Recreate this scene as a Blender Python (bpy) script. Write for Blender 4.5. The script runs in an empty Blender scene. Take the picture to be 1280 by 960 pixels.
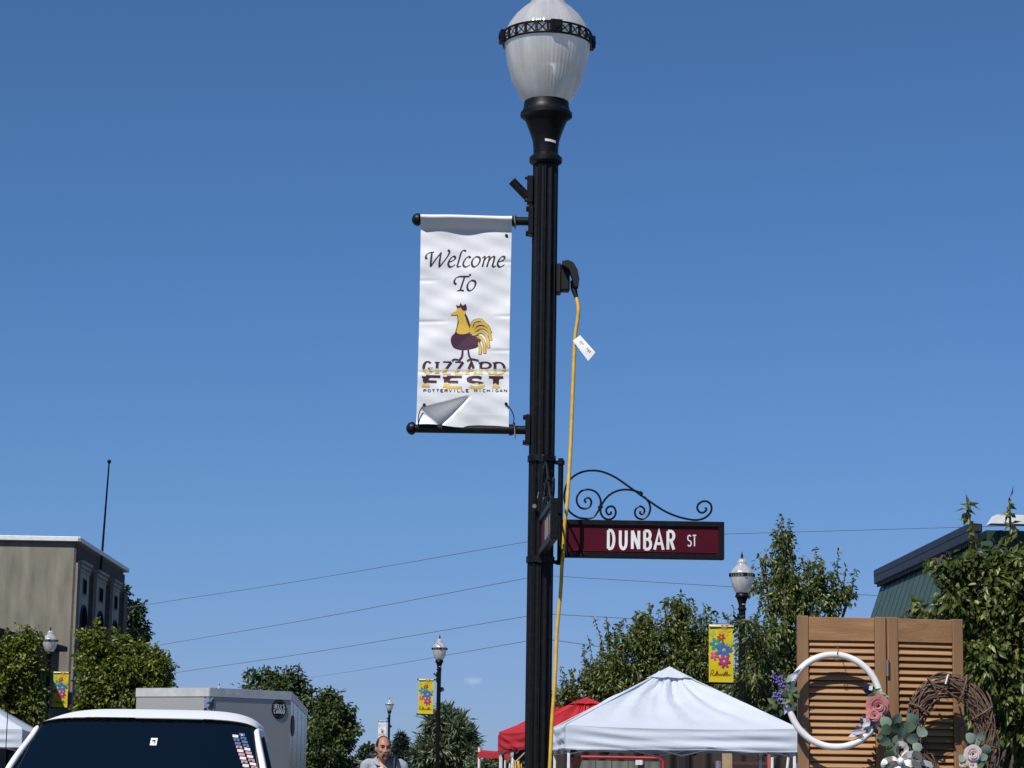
import bpy, bmesh, math, random
import numpy as np
from mathutils import Vector, Matrix
R = math.radians
scene = bpy.context.scene
col = scene.collection

# ---------------------------------------------------------------- camera
FPX = 2847.0                      # focal length in pixels of a 1280-wide frame
PITCH, ROLL = R(9.63), R(0.9)
CAMZ = 1.5
_r0 = Vector((1, 0, 0)); _u0 = Vector((0, -math.sin(PITCH), math.cos(PITCH))); _f0 = Vector((0, math.cos(PITCH), math.sin(PITCH)))
_cr = math.cos(ROLL) * _r0 + math.sin(ROLL) * _u0
_cu = -math.sin(ROLL) * _r0 + math.cos(ROLL) * _u0
cam_data = bpy.data.cameras.new('camera'); cam = bpy.data.objects.new('camera', cam_data); col.objects.link(cam)
cam.matrix_world = Matrix(((_cr.x, _cu.x, -_f0.x, 0), (_cr.y, _cu.y, -_f0.y, 0), (_cr.z, _cu.z, -_f0.z, CAMZ), (0, 0, 0, 1)))
cam_data.sensor_width = 36; cam_data.lens = FPX / 1280 * 36
cam_data.clip_start = 0.1; cam_data.clip_end = 8000
scene.camera = cam
def at(x, y, Y):
    """point on the vertical plane at distance Y that the survey of the photograph gives"""
    d = _f0 + _cr * ((x - 640) / FPX) + _cu * ((480 - y) / FPX)
    return Vector((0, 0, CAMZ)) + d * (Y / d.y)

# ---------------------------------------------------------------- light
SUN = Vector((-0.35, -0.56, 0.75)).normalized()
SUN_EL = math.asin(SUN.z); SUN_ROT = math.atan2(SUN.x, SUN.y)
world = bpy.data.worlds.new('World'); scene.world = world; world.use_nodes = True
wn = world.node_tree.nodes; wl = world.node_tree.links; wn.clear()
wo = wn.new('ShaderNodeOutputWorld'); bg = wn.new('ShaderNodeBackground'); sky = wn.new('ShaderNodeTexSky')
sky.sky_type = 'NISHITA'; sky.sun_disc = False; sky.sun_elevation = SUN_EL; sky.sun_rotation = SUN_ROT
sky.altitude = 8000; sky.air_density = 2.5; sky.dust_density = 0.2; sky.ozone_density = 10.0
bg.inputs['Strength'].default_value = 0.09
# one small puff of cloud low over the street
tc = wn.new('ShaderNodeTexCoord')
cd = (at(592, 851, 1000) - Vector((0, 0, CAMZ))).normalized()
sub = wn.new('ShaderNodeVectorMath'); sub.operation = 'SUBTRACT'; sub.inputs[1].default_value = cd
scl = wn.new('ShaderNodeVectorMath'); scl.operation = 'MULTIPLY'; scl.inputs[1].default_value = (1, 1, 2.0)
ln = wn.new('ShaderNodeVectorMath'); ln.operation = 'LENGTH'
nz = wn.new('ShaderNodeTexNoise'); nz.inputs['Scale'].default_value = 420; nz.inputs['Detail'].default_value = 4
m1 = wn.new('ShaderNodeMath'); m1.operation = 'MULTIPLY_ADD'; m1.inputs[1].default_value = 0.005; 
mr = wn.new('ShaderNodeMapRange'); mr.inputs['From Min'].default_value = 0.0068; mr.inputs['From Max'].default_value = 0.0035; mr.inputs['To Max'].default_value = 0.36
mixc = wn.new('ShaderNodeMixRGB'); mixc.inputs['Color2'].default_value = (6.5, 7.2, 8.2, 1)
wl.new(tc.outputs['Generated'], sub.inputs[0]); wl.new(sub.outputs[0], scl.inputs[0]); wl.new(scl.outputs[0], ln.inputs[0])
wl.new(tc.outputs['Generated'], nz.inputs['Vector']); wl.new(nz.outputs['Fac'], m1.inputs[0]); wl.new(ln.outputs['Value'], m1.inputs[2])
wl.new(m1.outputs[0], mr.inputs['Value']); wl.new(mr.outputs[0], mixc.inputs['Fac']); 
# film-like shoulder of the sky's brightness, the same in every direction
def vmath(op, a=None, c=None):
    n = wn.new('ShaderNodeVectorMath'); n.operation = op
    for i, v_ in ((0, a), (1, c)):
        if v_ is None: continue
        if isinstance(v_, tuple): n.inputs[i].default_value = v_
        else: wl.new(v_, n.inputs[i])
    return n.outputs[0]
q_ = vmath('MULTIPLY', sky.outputs[0], (1 / 3.5, 1 / 5.2, 1 / 11.)); q3 = vmath('MULTIPLY', vmath('MULTIPLY', q_, q_), q_)
sx_ = wn.new('ShaderNodeSeparateXYZ'); wl.new(vmath('ADD', q3, (1., 1., 1.)), sx_.inputs[0]); cx_ = wn.new('ShaderNodeCombineXYZ')
for i_ in range(3):
    pw = wn.new('ShaderNodeMath'); pw.operation = 'POWER'; pw.inputs[1].default_value = 1 / 3; wl.new(sx_.outputs[i_], pw.inputs[0]); wl.new(pw.outputs[0], cx_.inputs[i_])
hs_ = wn.new('ShaderNodeHueSaturation'); hs_.inputs['Saturation'].default_value = 1.035; wl.new(vmath('DIVIDE', sky.outputs[0], cx_.outputs[0]), hs_.inputs['Color']); wl.new(hs_.outputs[0], mixc.inputs['Color1'])
wl.new(mixc.outputs[0], bg.inputs['Color']); wl.new(bg.outputs[0], wo.inputs['Surface'])

sd = bpy.data.lights.new('sun', 'SUN'); sd.energy = 4.9; sd.angle = R(0.53); sd.color = (1.0, 0.955, 0.89)
so = bpy.data.objects.new('sun', sd); col.objects.link(so); so.rotation_euler = SUN.to_track_quat('Z', 'Y').to_euler(); so.location = (-20, -20, 40)
scene.view_settings.view_transform = 'Standard'; scene.view_settings.look = 'None'
scene.view_settings.exposure = 0.0; scene.view_settings.gamma = 1.0; scene.view_settings.use_curve_mapping = False
scene.cycles.max_bounces = 8; scene.cycles.transparent_max_bounces = 16
scene.cycles.caustics_reflective = False; scene.cycles.caustics_refractive = False

# ---------------------------------------------------------------- helpers
def rnd(s): return random.Random(s)
def catmull(pts, k=6, closed=False):
    P = [Vector(p) for p in pts]; n = len(P); out = []
    if n < 3: return P
    rng = range(n if closed else n - 1)
    for i in rng:
        p1, p2 = P[i], P[(i + 1) % n]
        p0 = P[i - 1] if (closed or i > 0) else p1 * 2 - p2
        p3 = P[(i + 2) % n] if (closed or i + 2 < n) else p2 * 2 - p1
        for j in range(k):
            t = j / k
            out.append(0.5 * ((2 * p1) + (p2 - p0) * t + (2 * p0 - 5 * p1 + 4 * p2 - p3) * t * t + (3 * p1 - p0 - 3 * p2 + p3) * t ** 3))
    if not closed: out.append(P[-1])
    return out

class MB:
    """collects shapes, builds ONE mesh object"""
    def __init__(s): s.v = []; s.f = []; s.m = []
    def add(s, V, Fs, mi=0):
        o = len(s.v); s.v += [tuple(p) for p in V]; s.f += [tuple(i + o for i in f) for f in Fs]; s.m += [mi] * len(Fs); return s
    def box(s, c, d, rot=None, bev=0, mi=0):
        hx, hy, hz = d[0] / 2, d[1] / 2, d[2] / 2; M = rot or Matrix.Identity(3); c = Vector(c)
        if not bev:
            V = [c + M @ Vector((x * hx, y * hy, z * hz)) for z in (-1, 1) for y in (-1, 1) for x in (-1, 1)]
            return s.add(V, [(0, 2, 3, 1), (4, 5, 7, 6), (0, 1, 5, 4), (2, 6, 7, 3), (0, 4, 6, 2), (1, 3, 7, 5)], mi)
        bm = bmesh.new(); b = min(bev, hx * .95, hy * .95, hz * .95)
        for x in (-1, 1):
            for y in (-1, 1):
                for z in (-1, 1):
                    for a in range(3):
                        e = [b, b, b]; e[a] = 0
                        bm.verts.new((x * (hx - e[0]), y * (hy - e[1]), z * (hz - e[2])))
        r = bmesh.ops.convex_hull(bm, input=bm.verts[:]); bmesh.ops.dissolve_limit(bm, angle_limit=.01, verts=bm.verts[:], edges=bm.edges[:])
        bm.verts.ensure_lookup_table(); bm.verts.index_update()
        s.add([c + M @ v.co for v in bm.verts], [[v.index for v in f.verts] for f in bm.faces], mi); bm.free(); return s
    def tube(s, pts, r, n=8, caps=True, closed=False, mi=0):
        P = [Vector(p) for p in pts]; N = len(P); rr = r if hasattr(r, '__len__') else [r] * N
        V = []; prev = None
        for i in range(N):
            t = (P[(i + 1) % N] - P[i - 1]) if (closed or 0 < i < N - 1) else (P[1] - P[0] if i == 0 else P[-1] - P[-2])
            if t.length < 1e-9: t = Vector((0, 0, 1))
            t.normalize()
            if prev is None:
                a = Vector((0, 0, 1)) if abs(t.z) < .9 else Vector((1, 0, 0)); u = t.cross(a).normalized()
            else:
                u = prev - t * prev.dot(t)
                u = u.normalized() if u.length > 1e-6 else t.orthogonal().normalized()
            prev = u; w = t.cross(u)
            for k in range(n):
                a = 2 * math.pi * k / n; V.append(P[i] + (u * math.cos(a) + w * math.sin(a)) * rr[i])
        Fs = []
        for i in range(N if closed else N - 1):
            j = (i + 1) % N
            for k in range(n): Fs.append((i * n + k, i * n + (k + 1) % n, j * n + (k + 1) % n, j * n + k))
        if caps and not closed: Fs.append(tuple(range(n - 1, -1, -1))); Fs.append(tuple(range((N - 1) * n, N * n)))
        return s.add(V, Fs, mi)
    def lathe(s, prof, n=32, c=(0, 0, 0), mod=None, M=None, mi=0):
        c = Vector(c); V = []; Fs = []; N = len(prof); M = M or Matrix.Identity(3)
        for (r, z) in prof:
            for k in range(n):
                a = 2 * math.pi * k / n; q = r * (mod(a) if mod else 1)
                V.append(c + M @ Vector((q * math.cos(a), q * math.sin(a), z)))
        for i in range(N - 1):
            for k in range(n): Fs.append((i * n + k, i * n + (k + 1) % n, (i + 1) * n + (k + 1) % n, (i + 1) * n + k))
        if prof[0][0] > 1e-4: Fs.append(tuple(range(n - 1, -1, -1)))
        if prof[-1][0] > 1e-4: Fs.append(tuple(range((N - 1) * n, N * n)))
        return s.add(V, Fs, mi)
    def ball(s, c, r, nu=12, nv=8, M=None, mi=0):
        r = r if hasattr(r, '__len__') else (r, r, r); c = Vector(c); V = []; Fs = []; M = M or Matrix.Identity(3)
        for i in range(nv + 1):
            p = math.pi * i / nv - math.pi / 2
            for k in range(nu):
                a = 2 * math.pi * k / nu
                V.append(c + M @ Vector((r[0] * math.cos(p) * math.cos(a), r[1] * math.cos(p) * math.sin(a), r[2] * math.sin(p))))
        for i in range(nv):
            for k in range(nu): Fs.append((i * nu + k, i * nu + (k + 1) % nu, (i + 1) * nu + (k + 1) % nu, (i + 1) * nu + k))
        return s.add(V, Fs, mi)
    def prism(s, poly, O, U, Vv, th, mi=0):
        """polygon (2D) in the frame O,U,Vv pushed back by th along U x Vv"""
        O, U, Vv = Vector(O), Vector(U), Vector(Vv); n = U.cross(Vv).normalized(); N = len(poly)
        A = [O + U * p[0] + Vv * p[1] for p in poly]; B = [q - n * th for q in A]
        Fs = [tuple(range(N)), tuple(range(2 * N - 1, N - 1, -1))] + [(i, i + N, (i + 1) % N + N, (i + 1) % N) for i in range(N)]
        return s.add(A + B, Fs, mi)
    def grid(s, fn, nu, nv, mi=0, flip=False):
        V = [fn(i / nu, j / nv) for j in range(nv + 1) for i in range(nu + 1)]; w = nu + 1
        Fs = [(j * w + i, j * w + i + 1, (j + 1) * w + i + 1, (j + 1) * w + i) for j in range(nv) for i in range(nu)]
        if flip: Fs = [f[::-1] for f in Fs]
        return s.add(V, Fs, mi)
    def mesh(s, name, mats, smooth=0):
        me = bpy.data.meshes.new(name); me.from_pydata(s.v, [], s.f)
        for m in (mats if isinstance(mats, (list, tuple)) else [mats]): me.materials.append(m)
        if len(me.materials) > 1: me.polygons.foreach_set('material_index', s.m)
        if smooth:
            me.polygons.foreach_set('use_smooth', [True] * len(me.polygons))
            if smooth < 180: me.set_sharp_from_angle(angle=R(smooth))
        me.update(); return me
    def build(s, name, mats, parent=None, smooth=0, loc=None):
        return obj(name, s.mesh(name, mats, smooth), parent, loc)
def obj(name, me, parent=None, loc=None):
    o = bpy.data.objects.new(name, me); col.objects.link(o)
    if parent is not None: o.parent = parent
    if loc is not None: o.location = loc
    return o
def tag(o, label, cat, group=None):
    o['label'] = label; o['category'] = cat
    if group: o['group'] = group
    return o
def thing(name, label, cat, loc=(0, 0, 0), rz=0, group=None):
    o = bpy.data.objects.new(name, None); col.objects.link(o); o.location = loc; o.rotation_euler = (0, 0, rz)
    return tag(o, label, cat, group)
def structure(o): o['kind'] = 'structure'; return o
def copy_tree(o, parent=None):
    c = o.copy(); col.objects.link(c); c.parent = parent
    for ch in list(o.children): copy_tree(ch, c)
    return c
def RZ(a): return Matrix.Rotation(a, 3, 'Z')
def RX(a): return Matrix.Rotation(a, 3, 'X')
def RY(a): return Matrix.Rotation(a, 3, 'Y')

# ---------------------------------------------------------------- materials
def newmat(name):
    m = bpy.data.materials.new(name); m.use_nodes = True
    nt = m.node_tree; b = nt.nodes['Principled BSDF']; return m, nt, b
def mat(name, c, rough=.6, metal=0, c2=None, scale=8, detail=4, bump=0, bscale=None, spec=.5, lo=.35, hi=.65, stretch=None, coat=0, rvar=0):
    m, nt, b = newmat(name); N = nt.nodes; L = nt.links
    b.inputs['Roughness'].default_value = rough; b.inputs['Metallic'].default_value = metal
    b.inputs['Specular IOR Level'].default_value = spec; b.inputs['Coat Weight'].default_value = coat
    if c2 is None: c2 = tuple(x * .82 for x in c)
    t = N.new('ShaderNodeTexCoord'); mp = N.new('ShaderNodeMapping'); L.new(t.outputs['Object'], mp.inputs['Vector'])
    if stretch: mp.inputs['Scale'].default_value = stretch
    n = N.new('ShaderNodeTexNoise'); n.inputs['Scale'].default_value = scale; n.inputs['Detail'].default_value = detail
    L.new(mp.outputs[0], n.inputs['Vector'])
    r = N.new('ShaderNodeValToRGB'); r.color_ramp.elements[0].position = lo; r.color_ramp.elements[1].position = hi
    r.color_ramp.elements[0].color = (*c2, 1); r.color_ramp.elements[1].color = (*c, 1)
    L.new(n.outputs['Fac'], r.inputs['Fac']); L.new(r.outputs[0], b.inputs['Base Color'])
    if rvar:
        q = N.new('ShaderNodeMapRange'); q.inputs['To Min'].default_value = rough - rvar; q.inputs['To Max'].default_value = rough + rvar
        L.new(n.outputs['Fac'], q.inputs['Value']); L.new(q.outputs[0], b.inputs['Roughness'])
    if bump:
        n2 = N.new('ShaderNodeTexNoise'); n2.inputs['Scale'].default_value = bscale or scale * 3; n2.inputs['Detail'].default_value = 5
        L.new(mp.outputs[0], n2.inputs['Vector'])
        bp = N.new('ShaderNodeBump'); bp.inputs['Strength'].default_value = bump; bp.inputs['Distance'].default_value = .02
        L.new(n2.outputs['Fac'], bp.inputs['Height']); L.new(bp.outputs[0], b.inputs['Normal'])
    return m
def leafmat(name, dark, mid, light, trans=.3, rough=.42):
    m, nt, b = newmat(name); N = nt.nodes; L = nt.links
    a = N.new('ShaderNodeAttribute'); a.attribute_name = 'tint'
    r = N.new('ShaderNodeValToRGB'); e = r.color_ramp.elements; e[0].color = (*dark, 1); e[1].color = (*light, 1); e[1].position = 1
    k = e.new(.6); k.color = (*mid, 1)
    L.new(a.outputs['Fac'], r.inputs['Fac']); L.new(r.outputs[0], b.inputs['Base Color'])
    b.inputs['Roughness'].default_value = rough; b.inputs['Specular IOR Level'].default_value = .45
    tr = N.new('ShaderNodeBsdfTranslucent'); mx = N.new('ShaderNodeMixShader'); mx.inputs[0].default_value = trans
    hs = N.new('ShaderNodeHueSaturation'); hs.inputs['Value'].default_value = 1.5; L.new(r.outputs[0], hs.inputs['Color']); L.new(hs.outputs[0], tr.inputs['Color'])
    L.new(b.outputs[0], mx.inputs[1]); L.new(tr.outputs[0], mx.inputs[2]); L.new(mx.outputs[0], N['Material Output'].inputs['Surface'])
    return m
def fabric(name, c, trans=.25, rough=.75, bump=.05, c2=None):
    m = mat(name, c, rough, scale=3, bump=bump, bscale=14, c2=c2 or tuple(x * .95 for x in c), spec=.3); nt = m.node_tree; N = nt.nodes; L = nt.links; b = N['Principled BSDF']
    tr = N.new('ShaderNodeBsdfTranslucent'); tr.inputs['Color'].default_value = (*c, 1); mx = N.new('ShaderNodeMixShader'); mx.inputs[0].default_value = trans
    L.new(b.outputs[0], mx.inputs[1]); L.new(tr.outputs[0], mx.inputs[2]); L.new(mx.outputs[0], N['Material Output'].inputs['Surface'])
    return m
M = {}
M['black'] = mat('black_metal', (.0042, .0047, .0052), .42, 0, (.012, .0115, .011), 26, detail=8, spec=.24, rvar=.12, lo=.25, hi=.5, bump=.04, bscale=60)
M['black_dull'] = mat('black_plastic', (.007, .007, .008), .55, spec=.35)
M['bolt'] = mat('bolt_steel', (.35, .33, .30), .45, .9)
M['white'] = mat('white_paint', (.78, .78, .77), .5)
M['print_black'] = mat('print_black', (.012, .012, .018), .6)
M['print_white'] = mat('print_white', (.8, .8, .8), .5)
M['maroon'] = mat('sign_maroon', (.070, .004, .013), .45, c2=(.062, .0035, .012), spec=.15)
M['yellow_cord'] = mat('yellow_cord', (.72, .42, .03), .45, c2=(.55, .33, .04), scale=30)
M['vinyl'] = fabric('banner_vinyl', (.78, .79, .80), .02, .45, .04)
M['bark'] = mat('bark', (.09, .07, .05), .9, c2=(.04, .03, .025), scale=14, bump=.6, stretch=(1, 1, .25))
M['chrome'] = mat('aluminium', (.62, .63, .64), .32, .85, scale=6)
M['concrete'] = mat('concrete', (.27, .26, .24), .9, c2=(.20, .195, .18), scale=3, bump=.3)
# ---------------------------------------------------------------- the ground
def sheet(name, pts, z, m):
    b = MB(); b.add([(x, y, z) for x, y in pts], [tuple(range(len(pts)))]); return structure(b.build(name, m))
M['grass'] = mat('grass_ground', (.07, .10, .03), .95, c2=(.05, .07, .025), scale=.6, bump=.5, bscale=20)
M['asphalt'] = mat('asphalt', (.055, .055, .056), .9, c2=(.04, .04, .042), scale=1.5, bump=.4, bscale=60)
sheet('ground', [(-3000, -300), (3000, -300), (3000, 4000), (-3000, 4000)], 0, M['grass'])
SL = -0.03
def sx(off, y): return -7 + SL * y + off
sheet('road', [(sx(-2.8, -60), -60), (sx(6, -60), -60), (sx(6, 400), 400), (sx(-2.8, 400), 400)], .008, M['asphalt'])
for nm, a, w in (('pavement_right', 6.16, 2.4), ('pavement_left', -4.6, 1.64)):
    b = MB(); p = [(sx(a, -30), -30), (sx(a + w, -30), -30), (sx(a + w, 92), 92), (sx(a, 92), 92)]
    b.add([(x, y, 0.004) for x, y in p] + [(x, y, .13) for x, y in p], [(4, 5, 6, 7), (0, 1, 5, 4), (1, 2, 6, 5), (2, 3, 7, 6), (3, 0, 4, 7)]); structure(b.build(nm, M['concrete']))
for nm, a in (('kerb_right', 6.0), ('kerb_left', -2.95)):
    b = MB(); p = [(sx(a, -30), -30), (sx(a + .15, -30), -30), (sx(a + .15, 92), 92), (sx(a, 92), 92)]
    b.add([(x, y, 0.004) for x, y in p] + [(x, y, .14) for x, y in p], [(4, 5, 6, 7), (0, 1, 5, 4), (1, 2, 6, 5), (2, 3, 7, 6), (3, 0, 4, 7)]); structure(b.build(nm, M['concrete']))
for k, off in enumerate((1.55, 1.75)):
    p = [(sx(off, -30), -30), (sx(off + .1, -30), -30), (sx(off + .1, 300), 300), (sx(off, 300), 300)]
    sheet('centre_line' if k == 0 else 'centre_line.001', p, .012, M['yellow_cord'])
sheet('unseen_asphalt', [(sx(8.58, -30), -30), (40, -30), (40, 92), (sx(8.58, 92), 92)], .006, M['asphalt'])  # asphalt out of view, added to cut light bounced up onto the banner
GZ = .13    # pavement level

# ---------------------------------------------------------------- lettering: stroke letters with a pen width that can follow direction
def arc(cx, cy, rx, ry, a0, a1, n=8): return [(cx + rx * math.cos(R(a0 + (a1 - a0) * i / n)), cy + ry * math.sin(R(a0 + (a1 - a0) * i / n))) for i in range(n + 1)]
GL = {
 'A': [[(0, 0), (.5, 1), (1, 0)], [(.2, .32), (.8, .32)]],
 'B': [[(0, 0), (0, 1)], [(0, 1), (.5, 1)] + arc(.5, .77, .42, .23, 90, -90)[1:] + [(0, .54)], [(0, .54), (.5, .54)] + arc(.5, .27, .5, .27, 90, -90)[1:] + [(0, 0)]],
 'C': [arc(.5, .5, .5, .5, 45, 315, 16)],
 'D': [[(0, 0), (0, 1)], [(0, 1), (.4, 1)] + arc(.4, .5, .6, .5, 90, -90, 12)[1:] + [(0, 0)]],
 'E': [[(0, 0), (0, 1)], [(0, 1), (1, 1)], [(0, .52), (.75, .52)], [(0, 0), (1, 0)]],
 'F': [[(0, 0), (0, 1)], [(0, 1), (1, 1)], [(0, .52), (.75, .52)]],
 'G': [arc(.5, .5, .5, .5, 45, 330, 16), [(.55, .42), (1, .42), (1, .1)]],
 'H': [[(0, 0), (0, 1)], [(1, 0), (1, 1)], [(0, .52), (1, .52)]],
 'I': [[(.5, 0), (.5, 1)]],
 'L': [[(0, 1), (0, 0)], [(0, 0), (1, 0)]],
 'M': [[(0, 0), (0, 1), (.5, .3), (1, 1), (1, 0)]],
 'N': [[(0, 0), (0, 1)], [(0, 1), (1, 0)], [(1, 0), (1, 1)]],
 'O': [arc(.5, .5, .5, .5, 0, 360, 20)],
 'P': [[(0, 0), (0, 1)], [(0, 1), (.5, 1)] + arc(.5, .73, .5, .27, 90, -90)[1:] + [(0, .46)]],
 'R': [[(0, 0), (0, 1)], [(0, 1), (.5, 1)] + arc(.5, .75, .5, .25, 90, -90)[1:] + [(0, .5)], [(.5, .5), (1, 0)]],
 'S': [arc(.5, .75, .48, .25, 30, 270, 10) + arc(.5, .25, .5, .25, 90, -150, 10)[1:]],
 'T': [[(.5, 0), (.5, 1)], [(0, 1), (1, 1)]],
 'U': [[(0, 1), (0, .35)] + arc(.5, .35, .5, .35, 180, 360, 12)[1:] + [(1, 1)]],
 'V': [[(0, 1), (.5, 0), (1, 1)]],
 'W': [[(0, 1), (.25, 0), (.5, .8), (.75, 0), (1, 1)]],
 'Z': [[(0, 1), (1, 1)], [(1, 1), (0, 0)], [(0, 0), (1, 0)]],
}
def ribbon(b, P, wf, to3, layer=0, mi=0):
    """flat strip along 2D points P; wf(direction angle) gives the half width; to3(x, y, layer) places it"""
    P = [Vector((p[0], p[1])) for p in P]; P = [p for i, p in enumerate(P) if i == 0 or (p - P[i - 1]).length > 1e-7]; n = len(P); V = []
    closed = (P[0] - P[-1]).length < 1e-6
    for i in range(n):
        a = P[i] - P[i - 1] if i > 0 else (P[i] - P[-2] if closed else P[1] - P[0])
        c = P[i + 1] - P[i] if i < n - 1 else (P[1] - P[0] if closed else a)
        a = a.normalized(); c = c.normalized(); t = a + c
        t = t.normalized() if t.length > .2 else a
        nn = Vector((-t.y, t.x)); k = 1 / max(.5, abs(t.dot(a)))
        w = (wf(math.atan2(a.y, a.x)) + wf(math.atan2(c.y, c.x))) / 2 * k
        V += [to3(P[i].x + nn.x * w, P[i].y + nn.y * w, layer), to3(P[i].x - nn.x * w, P[i].y - nn.y * w, layer)]
    b.add(V, [(2 * i, 2 * i + 1, 2 * i + 3, 2 * i + 2) for i in range(n - 1)], mi)
def nib(a, b_, phi): return lambda t: math.sqrt((a * math.sin(t - phi)) ** 2 + (b_ * math.cos(t - phi)) ** 2)
def dense(P, d):
    out = []
    for i in range(len(P) - 1):
        a, c = Vector(P[i]), Vector(P[i + 1]); k = max(1, int((c - a).length / d)); out += [a.lerp(c, j / k) for j in range(k)]
    return out + [Vector(P[-1])]
def glyph(b, ch, x, y, w, h, wf, to3, serif=0, lay0=0, step=None):
    lay = lay0
    ends = []
    for st in GL.get(ch, []):
        P = [(x + p[0] * w, y + p[1] * h) for p in st]
        for e, q in ((st[0], st[1]), (st[-1], st[-2])):
            if e[1] in (0, 1) and abs(e[0] - q[0]) < .55 and abs(e[1] - q[1]) > .2: ends.append((x + e[0] * w, y + e[1] * h))
        if step: P = dense(P, step)
        ribbon(b, P, wf, to3, lay); lay += 1
    if serif:
        for (ex, ey) in set(ends):
            s = serif * .42; yy = ey + (s if ey <= y + 1e-6 else -s)
            P = [(ex - serif * 1.9, yy), (ex + serif * 1.9, yy)]
            ribbon(b, dense(P, step) if step else P, lambda t: s, to3, lay); lay += 1

# ---------------------------------------------------------------- street lamp
YM = 10.57
base = at(679, 480, YM); 
BASEX = at(676.5, 620, YM).x
MB0 = Vector((BASEX, YM, GZ))
def zl(y): return at(679, y, YM).z - GZ            # local height on the post
PX = 10.9 / FPX                                    # metres per pixel near the lamp head
def globe_mat():
    m, nt, b = newmat('prismatic_acrylic'); N = nt.nodes; L = nt.links
    b.inputs['Base Color'].default_value = (.80, .82, .82, 1); b.inputs['Roughness'].default_value = .10; b.inputs['Specular IOR Level'].default_value = .5
    t = N.new('ShaderNodeTexCoord'); sp = N.new('ShaderNodeSeparateXYZ'); L.new(t.outputs['Object'], sp.inputs[0])
    an = N.new('ShaderNodeMath'); an.operation = 'ARCTAN2'; L.new(sp.outputs['Y'], an.inputs[0]); L.new(sp.outputs['X'], an.inputs[1])
    cb = N.new('ShaderNodeCombineXYZ'); L.new(an.outputs[0], cb.inputs['X'])
    zz = N.new('ShaderNodeMath'); zz.operation = 'MULTIPLY'; zz.inputs[1].default_value = .9; L.new(sp.outputs['Z'], zz.inputs[0]); L.new(zz.outputs[0], cb.inputs['Y'])
    w = N.new('ShaderNodeTexNoise'); w.inputs['Scale'].default_value = 2.6; w.inputs['Detail'].default_value = 4; L.new(cb.outputs[0], w.inputs['Vector'])
    s2 = N.new('ShaderNodeMath'); s2.operation = 'MULTIPLY'; s2.inputs[1].default_value = 60; L.new(an.outputs[0], s2.inputs[0])
    sn = N.new('ShaderNodeMath'); sn.operation = 'SINE'; L.new(s2.outputs[0], sn.inputs[0])
    bp = N.new('ShaderNodeBump'); bp.inputs['Strength'].default_value = .16; bp.inputs['Distance'].default_value = .004; L.new(sn.outputs[0], bp.inputs['Height']); L.new(bp.outputs[0], b.inputs['Normal'])
    rr = N.new('ShaderNodeValToRGB'); rr.color_ramp.elements[0].position = .38; rr.color_ramp.elements[1].position = .62
    rr.color_ramp.elements[0].color = (.86, .855, .83, 1); rr.color_ramp.elements[1].color = (.98, .97, .94, 1)
    L.new(w.outputs['Fac'], rr.inputs['Fac']); L.new(rr.outputs[0], b.inputs['Base Color'])
    tl = N.new('ShaderNodeBsdfTranslucent'); L.new(rr.outputs[0], tl.inputs['Color'])
    tp = N.new('ShaderNodeBsdfTransparent'); tp.inputs['Color'].default_value = (.93, .95, .96, 1)
    m1 = N.new('ShaderNodeMixShader'); m1.inputs[0].default_value = .6; L.new(b.outputs[0], m1.inputs[1]); L.new(tl.outputs[0], m1.inputs[2])
    m2 = N.new('ShaderNodeMixShader'); L.new(m1.outputs[0], m2.inputs[1]); L.new(tp.outputs[0], m2.inputs[2])
    tr = N.new('ShaderNodeMapRange'); tr.inputs['To Min'].default_value = .30; tr.inputs['To Max'].default_value = .04; tr.inputs['From Min'].default_value = .35; tr.inputs['From Max'].default_value = .65
    L.new(w.outputs['Fac'], tr.inputs['Value']); L.new(tr.outputs[0], m2.inputs[0])
    gg = N.new('ShaderNodeBsdfGlossy'); gg.inputs['Roughness'].default_value = .12; L.new(bp.outputs[0], gg.inputs['Normal'])
    m3 = N.new('ShaderNodeMixShader'); m3.inputs[0].default_value = .07; L.new(m2.outputs[0], m3.inputs[1]); L.new(gg.outputs[0], m3.inputs[2])
    L.new(m3.outputs[0], N['Material Output'].inputs['Surface']); return m
M['globe'] = globe_mat()
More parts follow.
